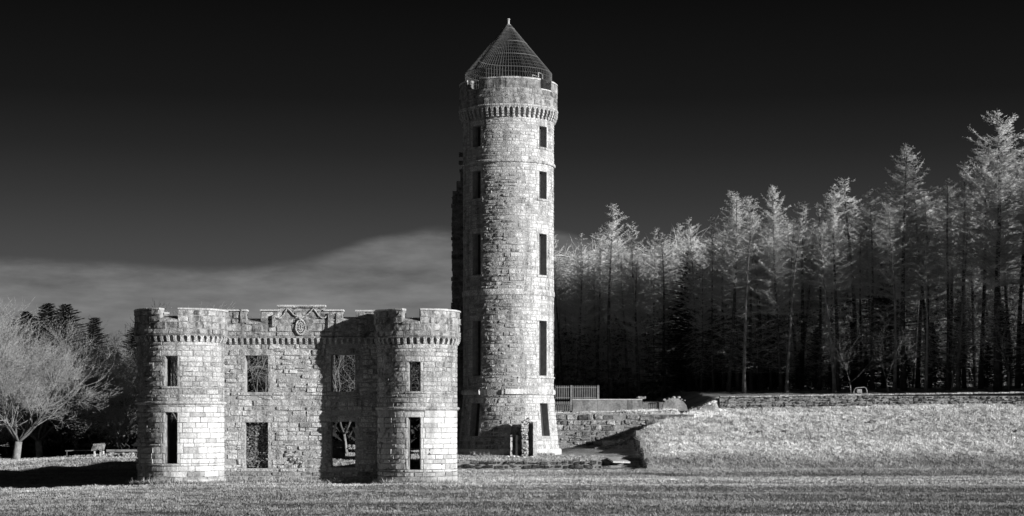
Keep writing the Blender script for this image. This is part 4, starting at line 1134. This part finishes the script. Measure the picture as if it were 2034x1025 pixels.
for Y0, n in ((113, 26), (121, 30), (130, 30), (142, 30), (156, 26)):
    for i in range(n):
        px = 1085 + (2034 + 30 - 1085) * (i + rnd.uniform(.1, .9)) / n
        if px < 1420 and rnd.random() < .4: continue
        if px >= 1420 and rnd.random() < .15: continue
        Y = Y0 + rnd.uniform(-3.5, 3.5); x = PX(px, Y); z = tz(x, Y)
        h = (PZ(skyline(px) + rnd.uniform(14, 60), Y) - z) * rnd.uniform(.9, 1.0)
        plant('larch_tree', LA[rnd.randrange(5)], x, Y, h, 18, 'bare larch deep in the wood, partly hidden by nearer trunks', group='larches deep in the wood', z=z, sw=rnd.uniform(.9, 1.2))
for i in range(26):           # unseen evergreens added beyond the right edge to shade the lower wood
    x = rnd.uniform(32.5, 52); y = 104 - (x - 32) * .15 - rnd.uniform(0, 10)
    if x < y * .305 + 1.8: continue
    z = tz(x, y); plant('spruce_tree', CO[i % 3], x, y, rnd.uniform(11, 14.5), 11, 'unseen evergreen added beyond the right edge to shade the wood', group='added shade evergreens right of the lawn', z=z, sw=1.2)
for i in range(34):           # the wood goes on beyond the right edge
    x = rnd.uniform(33, 62); y = rnd.uniform(96, 150) if i > 12 else rnd.uniform(90, 100); 
    if x < y * .305 + 1: continue
    z = tz(x, y); plant('larch_tree', LA[rnd.randrange(5)], x, y, rnd.uniform(15, 20), 18, 'bare larch at the right hand side of the wood outside the lawn', group='larches right of the lawn', z=z, sw=1.2)
for px, py, Y, m_ in ((1655, 440, 104.5, BT[0]), (1778, 420, 104, BT[1]), (1905, 430, 104, BT[0]), (1560, 450, 105.5, LP), (1475, 440, 106, LP), (1840, 470, 102, BT[1])):
    x = PX(px, Y); z = tz(x, Y); plant('birch_tree', m_, x, Y, PZ(py, Y) - z, 16, {1655: 'leaning pale trunked tree just left of the hooped frame', 1778: 'pale trunked leaning tree right of the hooped frame', 1905: 'slender pale tree leaning in the right part of the wood', 1560: 'slanting pale trunk in the middle of the wood', 1475: 'slanting pale trunk left of the middle of the wood', 1840: 'slender leaning tree beneath the tall symmetrical larch'}[px], rz=rnd.choice((0, .4, 3.0)), z=z, sw=1.0)
for px, py, Y, k in ((1765, 600, 101.5, 3), (1890, 560, 102, 3), (2005, 520, 101, 3), (1690, 640, 102, 3)):
    x = PX(px, Y); z = tz(x, Y); plant('bare_tree', BL[k], x, Y, PZ(py, Y) - z, 9.5, {1765: 'low forked bare tree with pale stems just right of the hooped frame'}.get(px, 'low branching bare tree at the front edge of the wood'), group='bare trees at the wood edge', z=z, sw=1.0)
# dark evergreens among and behind the larches
ev = [(1370, 500, 120), (1440, 560, 122), (1755, 490, 116), (1690, 640, 112), (1540, 610, 120), (1620, 650, 118), (1905, 600, 116), (1990, 600, 112), (1850, 640, 114), (1480, 650, 116), (1590, 700, 110), (1960, 680, 108), (1720, 700, 109), (1800, 690, 110), (2034, 640, 109), (1400, 680, 116), (1650, 720, 108), (1880, 715, 107)]
for i, (px, py, Y) in enumerate(ev):
    x = PX(px, Y); z = tz(x, Y); plant('spruce_tree', CO[i % 3], x, Y, PZ(py, Y) - z, 11, 'dense dark evergreen standing among the bare larches', group='evergreens in the wood', z=z, sw=1.25)
# far wood as one mass behind: undergrowth and distant stems
def thicket(name, label, x0, x1, y0, y1, n, hmax, seed, clear=None):
    g = np.random.RandomState(seed); X = g.uniform(x0, x1, n); Y = g.uniform(y0, y1, n); Z0 = terrain(X, Y, False)
    H = hmax(X) * g.rand(n) ** .8; C = np.stack([X, Y, Z0 + H], 1); D = g.normal(0, 1, (n, 3)); D /= np.linalg.norm(D, axis=1, keepdims=True); L = g.uniform(.35, 1.0, n)[:, None]
    U = np.cross(D, g.normal(0, 1, (n, 3))); U /= np.linalg.norm(U, axis=1, keepdims=True)
    V = np.stack([C - U * L * .16, C + U * L * .16, C + D * L], 1).reshape(-1, 3)
    o = link(name, np_mesh(name, V, np.arange(3 * n).reshape(-1, 3), M['litter'], np.repeat(g.uniform(.5, 1.5, n), 3))); tag(o, label, 'undergrowth', kind='stuff')
thicket('undergrowth', 'dark tangled undergrowth between the trunks of the wood', 3, 62, 122, 175, 90000, lambda X: 5 + .10 * X, 5)
def brush(name, label, x0, x1, y0, y1, n, hmax, seed, mat, r=.012):
    g = np.random.RandomState(seed); X = g.uniform(x0, x1, n); Y = g.uniform(y0, y1, n); Z0 = terrain(X, Y, False)
    A = np.stack([X, Y, Z0 + hmax * g.rand(n) ** .9], 1); D = g.normal(0, 1, (n, 3)) * [1, 1, .45] + [0, 0, .25]; D /= np.linalg.norm(D, axis=1, keepdims=True)
    L = g.uniform(.4, 1.3, n)[:, None]; B = A + D * L; C = B + (D + g.normal(0, .4, (n, 3))) * L * .6; B2 = A + D * L * .5; C2 = B2 + g.normal(0, .45, (n, 3)) * L
    V, T = join([tubes(A, B, np.full(n, r), np.full(n, r * .7), 3), tubes(B, C, np.full(n, r * .7), None if 0 else np.full(n, r * .5), 3, tip=True), tubes(B2, C2, np.full(n, r * .6), np.full(n, r * .5), 3, tip=True)])
    o = link(name, np_mesh(name, V, T, mat, np.ones(len(V)))); tag(o, label, 'undergrowth', kind='stuff')


brush('brushwood', 'tangle of bare branches and saplings between the trunks of the wood', 2, 40, 121, 133, 34000, 10.5, 77, M['twig'], .014)
# left: big spreading tree, others and dark evergreens behind
def lp(px, Y): x = PX(px, Y); return x, tz(x, Y)
def L_(name, me_, px, py, Y, H0, label, group=None, sw=1.0, rz=None):
    x, z = lp(px, Y); return plant(name, me_, x, Y, PZ(py, Y) - z, H0, label, group=group, z=z, sw=sw, rz=rz)
L_('bare_tree', BL[0], 30, 590, 96, 9.5, 'big spreading bare tree with a short pale trunk at the left edge', sw=1.15, rz=.3)
L_('bare_tree', BL[1], -45, 585, 92, 9, 'bare tree cut by the left edge of the picture', sw=1.1)
L_('bare_tree', BL[0], 80, 606, 101, 9.5, 'bare tree close behind the big spreading tree at the left', sw=1.1, rz=4.4)
L_('bare_tree', BL[0], 150, 640, 103, 9.5, 'bare tree behind the big spreading tree', sw=1.0, rz=2)
L_('bare_tree', BL[0], 232, 655, 101, 9.5, 'bare tree just left of the left turret', sw=1.1, rz=1.2)
L_('bare_tree', BL[2], 292, 650, 100, 10, 'bare tree half hidden by the left turret', sw=1.0)
L_('bare_tree', BL[1], 372, 590, 99, 9, 'bare tree whose twigs rise behind the left turret battlements', sw=1.0)
L_('bare_tree', BL[3], 505, 618, 99, 9, 'bare tree behind the left windows of the castle front', sw=1.2)
L_('bare_tree', BL[3], 600, 650, 100, 9, 'bare spreading tree behind the middle of the castle front', sw=.9, rz=4)
L_('bare_tree', BL[3], 690, 640, 97, 9, 'bare tree seen through the right upper window of the castle front', sw=1.1, rz=3)
L_('bare_tree', BL[3], 770, 640, 101, 9, 'bare tree behind the wall left of the right turret', sw=1.1)
L_('bare_tree', BL[3], 838, 645, 103, 9, 'bare tree seen through the windows of the right turret', sw=1.1)
for i, (px, py, Y) in enumerate(((97, 604, 112), (135, 606, 113), (186, 632, 108), (262, 652, 108), (285, 640, 111), (340, 640, 110), (20, 640, 114), (60, 620, 113), (225, 690, 110), (420, 650, 112), (500, 652, 110), (560, 655, 113), (640, 668, 112), (720, 672, 114), (800, 668, 113), (880, 670, 116), (160, 700, 104), (30, 760, 106), (90, 770, 103), (215, 780, 104), (120, 740, 106), (262, 770, 104), (320, 760, 104), (480, 760, 104))):
    lab = {97: 'round topped dark pine above the big spreading tree', 186: 'dark pointed pine in the gap right of the big bare tree', 262: 'dark evergreen close to the left turret'}.get(px, 'dark evergreen in the belt of trees behind the castle')
    L_('spruce_tree', CO[i % 3], px, py, Y, 11, lab, 'evergreens behind the castle', sw=1.5 if py < 700 else 2.2)
thicket('undergrowth', 'dark undergrowth beneath the trees behind the castle', -46, 2, 101, 128, 50000, lambda X: 3.2 + 0 * X, 8)
for i, px in enumerate(range(470, 930, 30)):
    L_('spruce_tree', CO[i % 3], px, 634 + 9 * (i % 3), 119 + 3 * (i % 2), 11, 'dark evergreen in the belt of trees behind the castle', 'evergreens behind the castle', sw=1.9)
for i, (px, h) in enumerate(((-330, 9), (-420, 10), (-250, 9), (-160, 9))):
    x = PX(px, 96); plant('bare_tree', BL[i % 3], x, 96 + i, h, 9.5, 'bare tree beyond the left edge of the lawn', group='trees left of the lawn')
